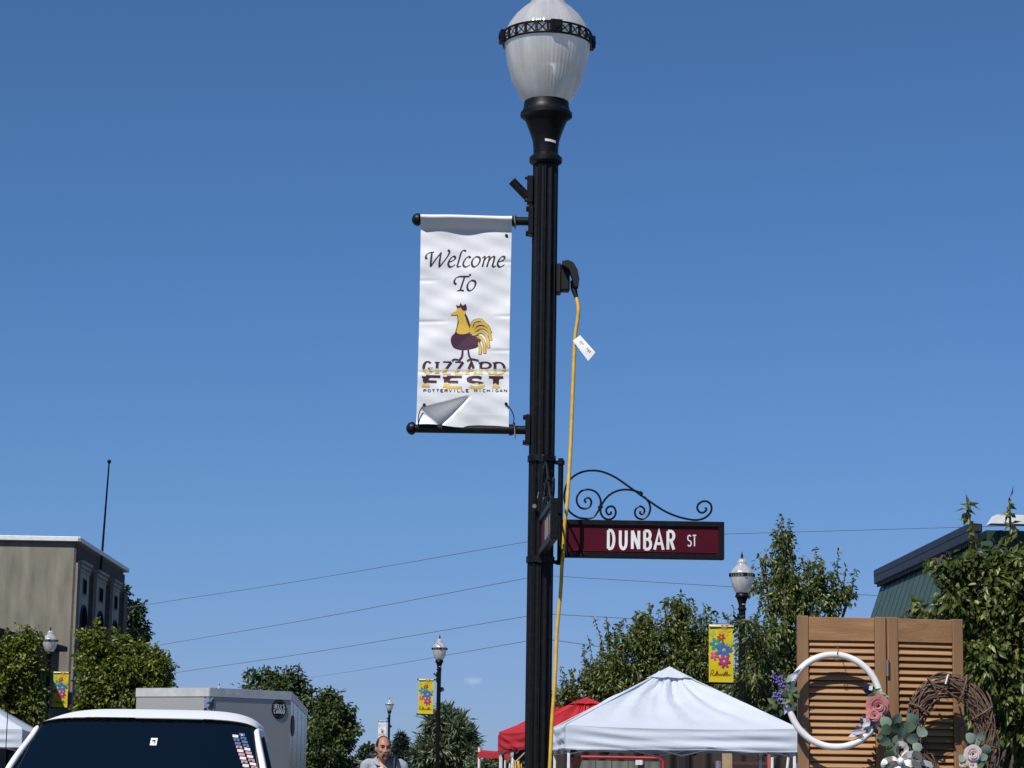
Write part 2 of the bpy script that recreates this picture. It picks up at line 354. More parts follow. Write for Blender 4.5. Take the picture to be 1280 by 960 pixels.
def lamp_proto():
    L_ = thing('street_lamp', 'tall black fluted street lamp with clear acorn globe, nearest, carrying the street name signs', 'street lamp', MB0, 0, 'acorn globe street lamps along the street')
    zt = zl(200); zb = zl(50); r = .0605
    def flute(a):
        k = (a / (2 * math.pi) * 12) % 1
        return 1 - .15 * math.sqrt(max(0, 1 - ((k - .5) / .38) ** 2))
    b = MB(); b.lathe([(r, .75), (r, zt)], 12 * 14, mod=flute); b.build('post', M['black'], L_, 40)
    b = MB(); b.lathe([(.20, 0), (.20, .05), (.18, .09), (.175, .3), (.15, .36), (.145, .5), (.115, .56), (.11, .66), (.085, .72), (.078, .78), (.07, .80)], 32); b.build('base_casting', M['black'], L_, 35)
    b = MB(); q = PX / 2
    b.lathe([(.055, zl(207)), (.065, zl(206)), (41 * q, zl(203)), (41 * q, zl(198)), (.068, zl(195)), (.0605, zl(193))], 32)
    b.build('neck_ring', M['black'], L_, 40)
    b = MB(); b.lathe([(31 * q, zl(194)), (31.5 * q, zl(186)), (33 * q, zl(178)), (37 * q, zl(171)), (43 * q, zl(163)), (50 * q, zl(154)), (55 * q, zl(149)), (65 * q, zl(146)), (65 * q, zl(142)), (60 * q, zl(139)), (57 * q, zl(134)), (56 * q, zl(128)), (50 * q, zl(127))], 40)
    cp = b.build('capital', M['black'], L_, 35)
    b = MB(); b.grid(lambda u, v: (.0655 * math.sin(R(-5 + 50 * u)), -.0655 * math.cos(R(-5 + 50 * u)), zl(180.5) + .012 * v - .006 * u), 6, 1); b.build('label_strip', M['print_white'], cp, 0)
    def zz(y): return zb + (50 - y) * PX * 1.02
    b = MB(); b.lathe([(54 * q, zz(131)), (60 * q, zz(128)), (73 * q, zz(118)), (89 * q, zz(103)), (100 * q, zz(82)), (106 * q, zz(66)), (108 * q, zz(52))], 64); 
    b.f = [f for f in b.f if len(f) == 4]; b.m = b.m[:len(b.f)]; g = b.build('globe', M['globe'], L_, 60)
    b = MB(); b.lathe([(108 * q, zz(47)), (104 * q, zz(38)), (96 * q, zz(30)), (82 * q, zz(20)), (64 * q, zz(11)), (48 * q, zz(5)), (42 * q, zz(1)), (40 * q, zz(-3)), (43 * q, zz(-6)), (44 * q, zz(-10)), (38 * q, zz(-16)), (26 * q, zz(-22)), (16 * q, zz(-26))], 64)
    b.f = [f for f in b.f if len(f) == 4]; b.m = b.m[:len(b.f)]; b.build('dome', M['globe'], L_, 60)
    b = MB(); b.lathe([(17 * q, zz(-25)), (17 * q, zz(-28)), (8 * q, zz(-31)), (11 * q, zz(-38)), (12 * q, zz(-41)), (6 * q, zz(-47)), (2 * q, zz(-58)), (.0, zz(-60))], 20); b.build('finial', M['black'], L_, 40)
    # fretwork band: two hoops with crossed bars and four square badges
    b = MB(); rb = 111 * q; n = 48
    for yy in (57, 43.5): b.tube([(rb * math.cos(2 * math.pi * k / n), rb * math.sin(2 * math.pi * k / n), zz(yy)) for k in range(n)], .0052, 6, closed=True)
    cells = 24
    for k in range(cells):
        a0, a1 = 2 * math.pi * k / cells, 2 * math.pi * (k + 1) / cells
        for za, zc in ((57, 43.5), (43.5, 57)):
            b.tube([(rb * math.cos(a0), rb * math.sin(a0), zz(za)), (rb * math.cos(a1), rb * math.sin(a1), zz(zc))], .003, 4)
        b.box((rb * math.cos(a0), rb * math.sin(a0), zz(50.2)), (.008, .012, .05), RZ(a0))
    bd = b.build('band', M['black'], L_, 30)
    for k in range(4):
        a = R(-80 + 90 * k); b = MB()
        b.box(((rb + .01) * math.cos(a), (rb + .01) * math.sin(a), zz(50)), (.022, .058, .062), RZ(a), .004)
        b.box(((rb + .022) * math.cos(a), (rb + .022) * math.sin(a), zz(50)), (.006, .024, .024), RZ(a) @ RX(R(45)), 0)
        b.build('badge', M['black'], bd, 30)
    # lamp and inner reflector seen through the acrylic
    b = MB(); b.lathe([(.052, zz(128)), (.056, zz(112)), (.03, zz(110)), (.028, zz(84)), (.0, zz(82))], 20); b.build('lamp_holder', M['white'], g, 40)
    b = MB(); b.lathe([(.10, zz(86)), (.125, zz(70)), (.125, zz(62))], 32); b.f = [f for f in b.f if len(f) == 4]; b.m = b.m[:len(b.f)]; b.build('reflector', M['chrome'], g, 40)
    # flag holder
    b = MB(); x0 = -r - .004
    b.box((x0 - .008, -.012, zl(239)), (.03, .055, .135), None, .004)
    b.tube([(x0 - .02, -.02, zl(248)), (x0 - .095, -.03, zl(229))], .021, 12)
    for yy in (225, 253): b.tube([(x0 - .02, -.03, zl(yy)), (x0 - .034, -.03, zl(yy))], .007, 6)
    b.build('flag_holder', M['black'], L_, 35)
    # banner arms
    for yy, xe in ((277, 521), (538, 514)):
        b = MB(); xl = at(xe, yy, YM).x - BASEX
        b.box((-r - .006, -.004, zl(yy)), (.026, .075, .14), None, .004)
        for s in (-1, 1):
            for t in (-.022, .022): b.tube([(-r - .015, t - .004, zl(yy) + .06 * s), (-r - .03, t - .004, zl(yy) + .06 * s)], .009, 6)
        b.tube([(-r, 0, zl(yy)), (xl, 0, zl(yy))], .0205, 16)
        b.tube([(-r - .075, 0, zl(yy)), (-r - .095, 0, zl(yy))], .0265, 16)
        a = b.build('banner_arm', M['black'], L_, 35)
        b = MB(); b.lathe([(.018, -.02), (.03, -.012), (.031, 0), (.026, .012), (.012, .022), (0, .024)], 16, (xl, 0, zl(yy)), M=RY(R(-90))); b.build('end_cap', M['black'], a, 40)
        b = MB(); xs = at(643, yy, YM).x - BASEX; b.tube([(xs, -.026, zl(yy) + .03), (xs + .004, -.03, zl(yy) - .045)], .004, 6); b.build('pin', M['bolt'], a)
    # weatherproof outlet
    b = MB(); zo = zl(349.5)
    b.box((r + .008, -.01, zo), (.022, .075, .142), None, .004); b.box((r + .038, -.01, zo + .004), (.045, .066, .125), None, .006)
    b.build('outlet_box', M['black_dull'], L_, 35)
    b = MB()
    prof = [(.022, .066), (.05, .072), (.075, .060), (.095, .025), (.104, -.02), (.100, -.052), (.082, -.052), (.070, -.010), (.055, .03), (.022, .05)]
    b.prism([(x, z) for x, z in prof], (r, -.046, zo), (1, 0, 0), (0, 0, 1), -.07); b.build('outlet_cover', M['black_dull'], L_, 0)
    return L_
LAMP = lamp_proto()
BAND_Z = at(688, 50, YM).z
def lamp_at(px, py, label, rz=0):
    """a copy whose band stands at the same height as that of the near lamp"""
    lo, hi = 15., 300.
    for _ in range(50):
        mid = (lo + hi) / 2
        if at(px, py, mid).z > BAND_Z: hi = mid
        else: lo = mid
    p = at(px, py, mid); c = copy_tree(LAMP); c.location = (p.x, p.y, GZ); c.rotation_euler = (0, 0, rz); c['label'] = label
    return c
L927 = lamp_at(927.5, 719, 'black street lamp half hidden by leaves between the white canopy and the wooden shutters')
L548 = lamp_at(549.5, 811, 'slim distant black street lamp just left of the near lamp, with yellow flower banner')
L486 = lamp_at(487, 881, 'farthest black street lamp, rising behind the head of the bald man')
L62 = lamp_at(62.5, 801, 'street lamp with white globe between leafy trees in front of the grey building', math.pi)
L273 = lamp_at(274, 865, 'street lamp whose tip alone peeks over the roof of the cargo trailer')
print('LAMPS', [tuple(round(v, 2) for v in o.location) for o in (LAMP, L927, L548, L486, L62, L273)], 'band', BAND_Z)

# ---------------------------------------------------------------- banners
BL, BR_, BT, BBT = at(523.5, 400, YM).x, at(638, 400, YM).x, at(580, 271, YM).z, at(580, 532.5, YM).z
BW, BH = BR_ - BL, BT - BBT
BC = Vector(((BL + BR_) / 2, YM, BBT)); BOFF = BC - MB0
def bl(x, y): p = at(x, y, YM) - BC; return (p.x, p.z)     # photo -> banner plane
TA, TB, TC = bl(530, 510), bl(585, 496), bl(551, 529)
def bary(p, a, b, c):
    d = (b[1] - c[1]) * (a[0] - c[0]) + (c[0] - b[0]) * (a[1] - c[1])
    u = ((b[1] - c[1]) * (p[0] - c[0]) + (c[0] - b[0]) * (p[1] - c[1])) / d; v = ((c[1] - a[1]) * (p[0] - c[0]) + (a[0] - c[0]) * (p[1] - c[1])) / d
    return u, v, 1 - u - v
CREASES = [(bl(580, 466)[1], -.5, 1), (bl(580, 403)[1], -.06, -1), (bl(580, 397)[1], .12, 1), (bl(580, 329)[1], .13, 1), (bl(580, 352)[1], -.12, -1), (bl(580, 440)[1], .10, 1)]
def cloth(x, z, fold=True):
    """depth (towards +y = away from the street side) of the hanging cloth"""
    d = .0035 * math.sin(9 * x + 5.1 * z + 1) + .0025 * math.sin(21 * x - 13 * z) + .0018 * math.sin(31 * z + 4 * x) + .0012 * math.sin(47 * z - 19 * x + 2) + .0009 * math.sin(83 * z + 35 * x)
    for zc, xa, sg in CREASES: d += .0042 * max(0, 1 - abs(z - zc - .02 * x) / .009) * max(0, min(1, sg * (x - xa) / .06))
    ze = BH - .072
    if z > ze:
        s = (z - ze) / .072                              # the sleeve round the arm
        if s < .72: d += -.05 * s / .72
        else: d += -.05 * math.sqrt(max(0, 1 - ((s - .72) / .28) ** 2))
    if fold:
        u, v, w = bary((x, z), TA, TB, TC)
        m = min(u, v, w)
        if m >= -.001: d += .15 * w
        elif w > 0 and m > -.35:
            d += .15 * w * max(0, 1 + m / .12) if m > -.12 else 0
        e = max(0, 1 - z / .05); d += .010 * e * math.sin(12 * x)
    return d - .024
def banner(name, label, fold, m, group):
    t = thing(name, label, 'banner', BC, 0, group); b = MB()
    def fn(u, v):
        x = (u - .5) * BW; z = v * BH
        if v == 0: z += .006 * math.sin(9 * u + .5) - .004
        x *= 1 - .012 * math.sin(v * math.pi) 
        return (x, cloth(x, z, fold), z)
    b.grid(fn, 72, 160); b.build('cloth', m, t, 180)
    return t
def bto(x, y, lay): return (x, cloth(x, y) - .0011 - .0002 * lay, y)
WB = banner('welcome_banner', 'white vinyl festival banner hanging large from the near lamp post', True, M['vinyl'], 'banners on the street lamps')
b = MB(); S = lambda x, y: bl(520 + x / 10.24, 300 + y / 10.24)
pen = nib(.0054, .0017, R(38))
E_ = [(420, 300), (460, 285), (495, 262), (503, 240), (490, 225), (465, 232), (435, 265), (415, 310), (420, 345), (445, 360), (480, 345), (502, 328)]
O_ = [(770, 228), (735, 255), (715, 300), (722, 345), (750, 360), (790, 335), (818, 285), (812, 240)]
sh = lambda P, dx, dy=0: [(p[0] + dx, p[1] + dy) for p in P]
words = [[(140, 262), (128, 240), (140, 205), (175, 182), (232, 172)], [(205, 178), (200, 230), (193, 290), (188, 358)], [(188, 358), (235, 290), (290, 220), (328, 172)], [(322, 178), (312, 240), (303, 300), (298, 364)], [(298, 364), (350, 300), (400, 235), (426, 185), (428, 160), (410, 145)],
 E_, [(642, 156), (605, 148), (580, 175), (560, 240), (540, 310), (530, 345), (545, 360), (578, 346)], [(697, 246), (680, 228), (650, 240), (618, 280), (605, 325), (618, 355), (650, 358), (692, 333)], O_ + [O_[0]],
 [(843, 252), (870, 228), (880, 238), (868, 290), (850, 362)], [(866, 292), (905, 240), (935, 228), (940, 245), (925, 300), (906, 362)], [(923, 302), (965, 240), (995, 228), (1003, 245), (988, 310), (980, 345), (995, 360), (1022, 346)], sh(E_, 630),
 [(517, 582), (495, 565), (492, 540), (510, 505), (550, 485), (610, 483), (670, 483), (692, 470), (692, 453)], [(622, 485), (605, 540), (585, 600), (566, 660)], [(528, 664), (570, 658), (614, 664)], sh(O_, -58, 304) + [(O_[0][0] - 58, O_[0][1] + 304)]]
for k, wd in enumerate(words): ribbon(b, catmull([Vector(S(*p)) for p in wd], 6), pen, bto, k % 3)
b.build('lettering', M['print_black'], WB)
# two-tone festival name: maroon above, gold below
def twotone():
    m, nt, bs = newmat('print_maroon_gold'); N = nt.nodes; L = nt.links; t = N.new('ShaderNodeTexCoord'); sp = N.new('ShaderNodeSeparateXYZ'); L.new(t.outputs['UV'], sp.inputs[0])
    n = N.new('ShaderNodeTexNoise'); n.inputs['Scale'].default_value = 60; L.new(t.outputs['Object'], n.inputs['Vector'])
    a = N.new('ShaderNodeMath'); a.operation = 'MULTIPLY_ADD'; a.inputs[1].default_value = .5; L.new(n.outputs['Fac'], a.inputs[0]); L.new(sp.outputs['Y'], a.inputs[2])
    r = N.new('ShaderNodeValToRGB'); e = r.color_ramp.elements; e[0].color = (.70, .48, .04, 1); e[0].position = .40; e[1].color = (.05, .012, .025, 1); e[1].position = .76
    k = e.new(.55); k.color = (.74, .56, .16, 1); k = e.new(.64); k.color = (.78, .72, .55, 1); k = e.new(.68); k.color = (.10, .03, .05, 1)
    L.new(a.outputs[0], r.inputs['Fac']); L.new(r.outputs[0], bs.inputs['Base Color']); bs.inputs['Roughness'].default_value = .5; return m
M['twotone'] = twotone()
M['gold'] = mat('print_gold', (.72, .48, .06), .5, c2=(.66, .42, .05)); M['pmaroon'] = mat('print_maroon', (.055, .012, .035), .5)
S6 = lambda x, y: bl(520 + x / 7.384, 370 + y / 7.384)
def fest(name, items, y0, y1, th, tn, ser):
    b = MB(); zb_, zt_ = S6(0, y1)[1], S6(0, y0)[1]
    for ch, xa, xb in items:
        xl, xr = S6(xa, y0)[0], S6(xb, y0)[0]; g = th * .9
        glyph(b, ch, xl + g, zb_ + tn, xr - xl - 2 * g, zt_ - zb_ - 2 * tn, nib(th, tn, 0), bto, ser, step=.012)
    o = b.build(name, M['twotone'], WB); uv = o.data.uv_layers.new(name='UVMap')
    for lp in o.data.loops:
        z = o.data.vertices[lp.vertex_index].co.z; uv.data[lp.index].uv = (.5, (z - zb_) / (zt_ - zb_))
fest('festival_name', [('G', 62, 158), ('I', 172, 222), ('Z', 240, 338), ('Z', 350, 448), ('A', 460, 565), ('R', 588, 700), ('D', 718, 828)], 605, 726, .0068, .0034, .0062)
fest('festival_name', [('F', 68, 250), ('E', 262, 450), ('S', 465, 640), ('T', 648, 830)], 735, 858, .0140, .0062, .010)
b = MB(); x = 72
for ch in 'POTTERVILLE MICHIGAN':
    p0, p1 = S6(x, 893), S6(x + 24, 870)
    glyph(b, ch, p0[0], p0[1], p1[0] - p0[0], p1[1] - p0[1], lambda t: .0016, bto); x += 39
b.build('place_name', M['print_black'], WB)
# plain rooster emblem in maroon and gold
def blob(name, pts, m, lay, k=5, par=WB):
    b = MB(); P = catmull([Vector(S6(*p)) for p in pts], k, True); b.add([bto(p.x, p.y, lay * 1.5) for p in P], [tuple(range(len(P)))]); return b.build(name, m, par)
EM = None
b = MB()
for k, (p0, p1, p2, p3) in enumerate([((500, 340), (530, 250), (600, 235), (650, 290)), ((505, 345), (570, 270), (650, 280), (690, 350)), ((515, 355), (590, 300), (665, 330), (692, 420)), ((520, 375), (600, 340), (655, 390), (672, 490)), ((530, 400), (590, 390), (630, 450), (635, 540)), ((530, 425), (570, 440), (595, 490), (590, 550))]):
    P = catmull([Vector(S6(*q)) for q in (p0, p1, p2, p3)], 8)
    ribbon(b, P, lambda t: .0075, bto, 3)
tl_ = b.build('emblem_outline', M['pmaroon'], WB)
b = MB()
for k, (p0, p1, p2, p3) in enumerate([((500, 340), (530, 250), (600, 235), (650, 290)), ((505, 345), (570, 270), (650, 280), (690, 350)), ((515, 355), (590, 300), (665, 330), (692, 420)), ((520, 375), (600, 340), (655, 390), (672, 490)), ((530, 400), (590, 390), (630, 450), (635, 540)), ((530, 425), (570, 440), (595, 490), (590, 550))]):
    ribbon(b, catmull([Vector(S6(*q)) for q in (p0, p1, p2, p3)], 8), lambda t: .0056, bto, 6)
b.build('emblem_tail', M['gold'], WB)
blob('emblem_body', [(330, 380), (322, 430), (350, 485), (420, 505), (500, 500), (570, 475), (600, 400), (560, 360), (500, 355), (505, 300), (475, 200), (435, 160), (382, 175), (385, 250), (362, 345)], M['pmaroon'], 2)
blob('emblem_neck', [(390, 195), (445, 188), (470, 250), (500, 335), (435, 362), (375, 345), (395, 260)], M['gold'], 4)
blob('emblem_head', [(375, 140), (420, 115), (455, 140), (450, 185), (410, 200), (380, 185)], M['gold'], 5)
blob('emblem_comb', [(385, 130), (372, 95), (400, 105), (412, 78), (432, 102), (460, 88), (466, 130), (440, 150), (410, 118)], M['pmaroon'], 6, 3)
blob('emblem_beak', [(380, 150), (340, 168), (318, 184), (350, 186), (384, 180)], M['gold'], 6, 3)
blob('emblem_wing', [(440, 400), (500, 375), (560, 385), (590, 400), (560, 440), (500, 455), (450, 440)], mat('print_plum', (.10, .03, .06), .5), 4)
b = MB()
for P in ([(430, 495), (425, 560), (400, 600)], [(480, 495), (490, 560), (515, 600)]): ribbon(b, catmull([Vector(S6(*q)) for q in P], 6), lambda t: .004, bto, 10)
for P in ([(330, 605), (360, 590), (410, 602)], [(470, 605), (515, 590), (580, 604)]): ribbon(b, catmull([Vector(S6(*q)) for q in P], 6), lambda t: .003, bto, 12)
b.build('emblem_legs', M['pmaroon'], WB)
# grommets and black ties
for gx, gy in ((633, 296), (530.5, 507), (632.5, 506)):
    p = bl(gx, gy); b = MB(); b.tube([(p[0], cloth(*p) - .0005, p[1]), (p[0], cloth(*p) - .004, p[1])], .0075, 10); b.build('grommet', M['black_dull'], WB)
for pts in ([(530.5, 507), (525, 516), (523, 526), (524, 537)], [(632.5, 506), (639, 514), (642.5, 524), (641, 534)]):
    b = MB(); b.tube(catmull([Vector((bl(*q)[0], -.034, bl(*q)[1])) for q in pts], 6), .0028, 6); b.build('tie', M['black_dull'], WB)
wb2 = copy_tree(WB); wb2.location = L486.location + BOFF; wb2['label'] = 'small white banner on the farthest street lamp above the bald man'

FLC = {k: mat('print_' + k, c, .55) for k, c in dict(teal=(.03, .28, .24), blue=(.04, .13, .42), red=(.42, .05, .02), magenta=(.42, .02, .17), pink=(.55, .07, .22), lime=(.36, .50, .06), orange=(.66, .42, .02), brown=(.16, .08, .01)).items()}
M['byellow'] = fabric('banner_yellow', (.72, .56, .015), .15, .5, .03)
def flower_banner(lamp, label, side, rz=0):
    t = thing('flower_banner', label, 'banner', Vector(lamp.location) + Vector((BOFF.x * side, BOFF.y, BOFF.z)), rz, 'banners on the street lamps')
    b = MB(); H2 = BH * 1.0
    def cy(x, z): return .006 * math.sin(9 * x + 4 * z) + .004 * math.sin(14 * z) - .022 - (.03 * max(0, (z - H2 + .06) / .06) if z > H2 - .06 else 0)
    b.grid(lambda u, v: ((u - .5) * BW, cy((u - .5) * BW, v * H2), v * H2), 16, 40); b.build('cloth', M['byellow'], t, 180)
    b = MB(); b.grid(lambda u, v: ((u - .5) * BW * .996, -.058 + .03 * (v - .5) ** 2 - .0 + .02 * v, H2 - .035 + .04 * v), 6, 3); b.build('sleeve', mat('banner_cream', (.78, .70, .50), .6), t, 180)
    for k, (fx, fz, fr, c, npet, ph) in enumerate([(.30, .66, .125, 'teal', 6, .2), (.12, .86, .07, 'lime', 5, .5), (.64, .90, .11, 'orange', 6, 0), (.50, .78, .075, 'red', 6, .3), (.62, .56, .150, 'blue', 7, .1), (.22, .46, .08, 'pink', 5, .4), (.62, .36, .115, 'magenta', 7, .2), (.86, .66, .06, 'lime', 5, .1)]):
        b = MB(); P = []
        for j in range(npet * 8):
            a = 2 * math.pi * j / (npet * 8); rr = fr * (.34 + .66 * abs(math.cos(npet * a / 2 + ph)) ** .7)
            x = (fx - .5) * BW + rr * math.cos(a); x = max(-BW / 2 + .004, min(BW / 2 - .004, x)); z = fz * H2 + rr * math.sin(a)
            P.append((x, cy(x, z) - .004 - .0015 * k, z))
        c0 = (max(-BW / 2 + .01, min(BW / 2 - .01, (fx - .5) * BW)), cy((fx - .5) * BW, fz * H2) - .004 - .0015 * k, fz * H2)
        n = len(P); b.add(P + [c0], [(j, (j + 1) % n, n) for j in range(n)]); f = b.build('flower', FLC[c], t)
        b = MB(); b.lathe([(fr * .2, 0), (0, .003)], 10, (c0[0], c0[1] - .004, c0[2]), M=RX(R(90))); b.build('flower_centre', FLC['lime' if c != 'lime' else 'orange'], f)
    b = MB()   # the town's name in brush script
    P = [(.06, .10), (.10, .19), (.17, .21), (.19, .165), (.12, .145), (.20, .11), (.24, .135), (.26, .11), (.31, .19), (.31, .11), (.36, .19), (.37, .11), (.41, .14), (.45, .11), (.48, .145), (.52, .11), (.56, .145), (.60, .11), (.63, .17), (.65, .11), (.69, .19), (.71, .11), (.75, .19), (.77, .11), (.81, .14), (.86, .115), (.93, .14)]
    ribbon(b, catmull([Vector(((p[0] - .5) * BW, p[1] * H2)) for p in P], 5), nib(.0085, .003, R(40)), lambda x, z, l: (x, cy(x, z) - .004, z))
    b.build('lettering', FLC['brown'], t)
    return t
flower_banner(L927, 'yellow flower banner in front of leaves, above the white canopy', 1)
flower_banner(L548, 'yellow flower banner against open sky on the slim distant lamp', 1)
flower_banner(L62, 'yellow flower banner hanging among the trees above the pickup cab', -1)

# ---------------------------------------------------------------- street name signs
SX0 = at(702, 680, YM).x; SO = Vector((BASEX, YM, at(702, 697, YM).z))
def sl(x, y): p = at(x, y, YM) - SO; return (p.x, p.z)
Z4 = lambda x, y: sl(640 + x / 4.571, 560 + y / 4.571)
SXL, SXR = sl(702, 680)[0], sl(905, 680)[0]; SH = sl(702, 650)[1] - sl(702, 697.5)[1]
SCROLL = [[(435, 408), (380, 400), (330, 365), (303, 310), (300, 260), (315, 205), (350, 165), (400, 140), (460, 133), (520, 143), (590, 175), (660, 225), (735, 280), (810, 335), (880, 380), (950, 410), (1020, 428), (1070, 430), (1110, 415), (1137, 385), (1138, 350), (1120, 330), (1095, 325), (1068, 338), (1058, 362), (1070, 385), (1092, 390), (1110, 375), (1104, 360)],
 [(435, 408), (470, 395), (500, 350), (507, 310), (495, 275), (470, 250), (430, 240), (395, 250), (372, 280), (372, 315), (390, 342), (420, 350), (447, 335), (453, 308), (440, 290), (422, 290), (415, 305), (425, 315)],
 [(730, 265), (690, 252), (640, 247), (590, 257), (545, 285), (515, 325), (505, 350), (510, 385), (530, 408), (555, 415), (580, 405), (593, 378), (585, 350), (565, 340), (545, 348), (538, 368), (550, 387), (565, 382), (566, 370)],
 [(755, 290), (780, 320), (790, 355), (782, 390), (760, 412), (740, 418), (715, 408), (702, 385), (708, 358), (730, 344), (752, 355), (757, 375), (745, 390), (732, 385), (733, 372)]]
def fixed(x, y):   # undo the roll of the hand-held picture: photo slope -> level sign
    return Z4(x, y - 0.0 - (x - 300) * .026)
def street_sign(name, label, loc, rz, letters):
    t = thing(name, label, 'street sign', loc, rz, 'street name signs on the near lamp')
    zb_, zt_ = 0, SH; x0, x1 = SXL, SXR; fw = .026; th = .034
    b = MB()
    for c, d in (((x0 + x1) / 2, zb_ + fw / 2), ((x0 + x1) / 2, zt_ - fw / 2)): b.box((c, 0, d), (x1 - x0, th, fw), None, .003)
    for xx in (x0 + fw / 2, x1 - fw / 2): b.box((xx, 0, (zb_ + zt_) / 2), (fw, th - .002, zt_ - zb_ - 2 * fw + .002), None, 0)
    b.build('frame', M['black'], t, 30)
    b = MB(); b.box(((x0 + x1) / 2, 0, (zb_ + zt_) / 2), (x1 - x0 - 2 * fw + .004, .012, zt_ - zb_ - 2 * fw + .004)); pn = b.build('panel', M['maroon'], t)
    b = MB(); b.box(((x0 + x1) / 2, -.008, fw + .006), (x1 - x0 - 2 * fw - .02, .006, .006), None, .002); b.build('panel_rib', M['maroon'], pn, 30)
    b = MB()
    if letters:
        to = lambda x, y, l: (x, -.0075 - .0003 * l, y)
        y0, y1 = SH * .215, SH * .77
        for ch, xa, xb in (('D', 542, 590), ('U', 610, 660), ('N', 679, 732), ('B', 749, 800), ('A', 808, 870), ('R', 882, 932)):
            a, c = Z4(xa, 530)[0], Z4(xb, 530)[0]; g = .0066 if ch != 'A' else .005
            glyph(b, ch, a + g, y0 + g, c - a - 2 * g, y1 - y0 - 2 * g, lambda t_: .0067, to)
        b.build('lettering', M['print_white'], pn); b = MB()
        y0, y1 = SH * .335, SH * .65
        for ch, xa, xb in (('S', 1000, 1026), ('T', 1029, 1055)):
            a, c = Z4(xa, 530)[0], Z4(xb, 530)[0]; g = .0026
            glyph(b, ch, a + g, y0 + g, c - a - 2 * g, y1 - y0 - 2 * g, lambda t_: .0027, to)
        b.build('lettering', M['print_white'], pn)
    else:
        for xx, w in ((.32, .05), (.40, .018), (.46, .05), (.56, .03), (.66, .05)):
            b = MB(); b.box((x0 + xx, -.0085, SH * .47), (w * .5, .002, SH * .5)); b.build('letter_stroke', mat('shaded_letter', (.34, .31, .29), .6), pn)  # letter colour greyed so this face looks shaded
    b = MB()
    for P in SCROLL:
        Q = catmull([Vector((fixed(*p)[0], 0, fixed(*p)[1])) for p in P], 5); b.tube(Q, .0050, 7)
    for p in ((505, 343), (735, 272)):
        q = fixed(*p); b.box((q[0], 0, q[1]), (.02, .016, .02), RY(R(45)), .003)
    b.build('scrollwork', M['black'], t, 40)
    # bracket: rod, straps round the post and stand-off lugs
    b = MB(); xr = SXL - .008; za, zc = sl(700, 706)[1], sl(700, 573)[1]
    b.tube([(xr, 0, za), (xr, 0, zc)], .0125, 12); b.tube([(xr, 0, zc - .03), (xr, 0, zc - .01)], .018, 12); b.tube([(xr, 0, za + .0), (xr, 0, za + .02)], .018, 12)
    for z in (za + .012, zc - .02): b.box(((xr + .06) / 2, 0, z), (xr - .055, .026, .016), None, .002)
    b.build('bracket_rod', M['black'], t, 35)
    return t
DS = street_sign('street_sign', 'maroon DUNBAR ST blade sign with black scrollwork pointing right from the post', SO, R(0.0), True)
v = at(700, 640, YM - .72) - at(683, 655, YM - .06)
CS = street_sign('street_sign', 'maroon blade sign seen almost edge-on, pointing towards the viewer from the post', SO + Vector((.0, -.0, .0)), R(-91.0) + math.atan2(v.x, -v.y), False)
for t in (DS,):
    for yy in (574, 700):
        z = at(680, yy, YM).z - SO.z; b = MB()
        b.lathe([(.0625, -.014), (.0665, -.014), (.0665, .014), (.0625, .014)], 40, (0, 0, z)); b.build('strap', M['black'], t, 35)
        b = MB(); b.tube([(.004, -.064, z), (.005, -.076, z)], .011, 10); b.build('bolt', M['bolt'], t, 35)
b = MB(); p = at(668, 633, YM - .07) - SO; b.tube([p, p + Vector((0, -.012, 0))], .010, 8); p = at(672, 623, YM - .07) - SO; b.tube([p, p + Vector((.006, -.004, .03))], .004, 6); b.build('bolt', M['bolt'], DS)

# ---------------------------------------------------------------- extension cord with its paper tag
EC = thing('extension_cord', 'yellow extension cord with a white tag hanging down beside the near lamp post', 'cord', MB0 + Vector((.1, -.1, 0)))
pts = [(717, 360, -.03), (720.5, 372, -.04), (723, 385, -.05), (722, 400, -.05), (719, 418, -.06), (717, 440, -.06), (715, 500, -.07), (712, 570, -.09), (709.5, 630, -.12), (707, 655, -.12), (703.5, 690, -.12), (702, 705, -.11), (700, 740, -.07), (698, 790, -.07), (694, 850, -.08), (690, 905, -.09), (686, 960, -.10)]
P = [at(x, y, YM + d) for x, y, d in pts]; P += [Vector((P[-1].x - .02, YM - .14, .9)), Vector((P[-1].x + .02, YM - .2, .3)), Vector((P[-1].x + .25, YM - .4, GZ + .012)), Vector((P[-1].x + 1.2, YM - .2, GZ + .012))]
_k = rnd(8); P = [p - EC.location + (Vector((_k.gauss(0, .0035), _k.gauss(0, .004), 0)) if i > 3 else Vector()) for i, p in enumerate(P)]
b = MB(); b.tube(catmull(P, 8), .0088, 10); b.build('cable', M['yellow_cord'], EC, 60)
b = MB(); b.tube([P[0] + Vector((-.003, 0, .035)), P[0], P[1]], [.014, .016, .010], 10); b.build('plug', M['black_dull'], EC, 40)
b = MB(); cs = [at(x, y, YM - .075) - EC.location for x, y in ((716, 426), (725, 419), (744, 442), (735, 452))]
cs[2].y -= .03; cs[3].y -= .02
b.add([c for c in cs] + [c + Vector((0, .0012, 0)) for c in cs], [(0, 3, 2, 1), (4, 5, 6, 7), (0, 1, 5, 4), (1, 2, 6, 5), (2, 3, 7, 6), (3, 0, 4, 7)])
tg = b.build('tag', mat('paper_tag', (.82, .82, .80), .6), EC)
b = MB(); u_, v_ = (cs[2] - cs[1]), (cs[0] - cs[1])
for k, (a, l) in enumerate([(.2, .35), (.28, .4), (.36, .25), (.62, .2), (.7, .3), (.78, .25)]):
    o = cs[1] + u_ * a + v_ * .25 + Vector((0, -.002, 0)); b.add([o, o + v_ * l, o + v_ * l + u_ * .035, o + u_ * .035], [(0, 1, 2, 3)])
b.build('tag_print', mat('faded_print', (.45, .45, .46), .6), tg)
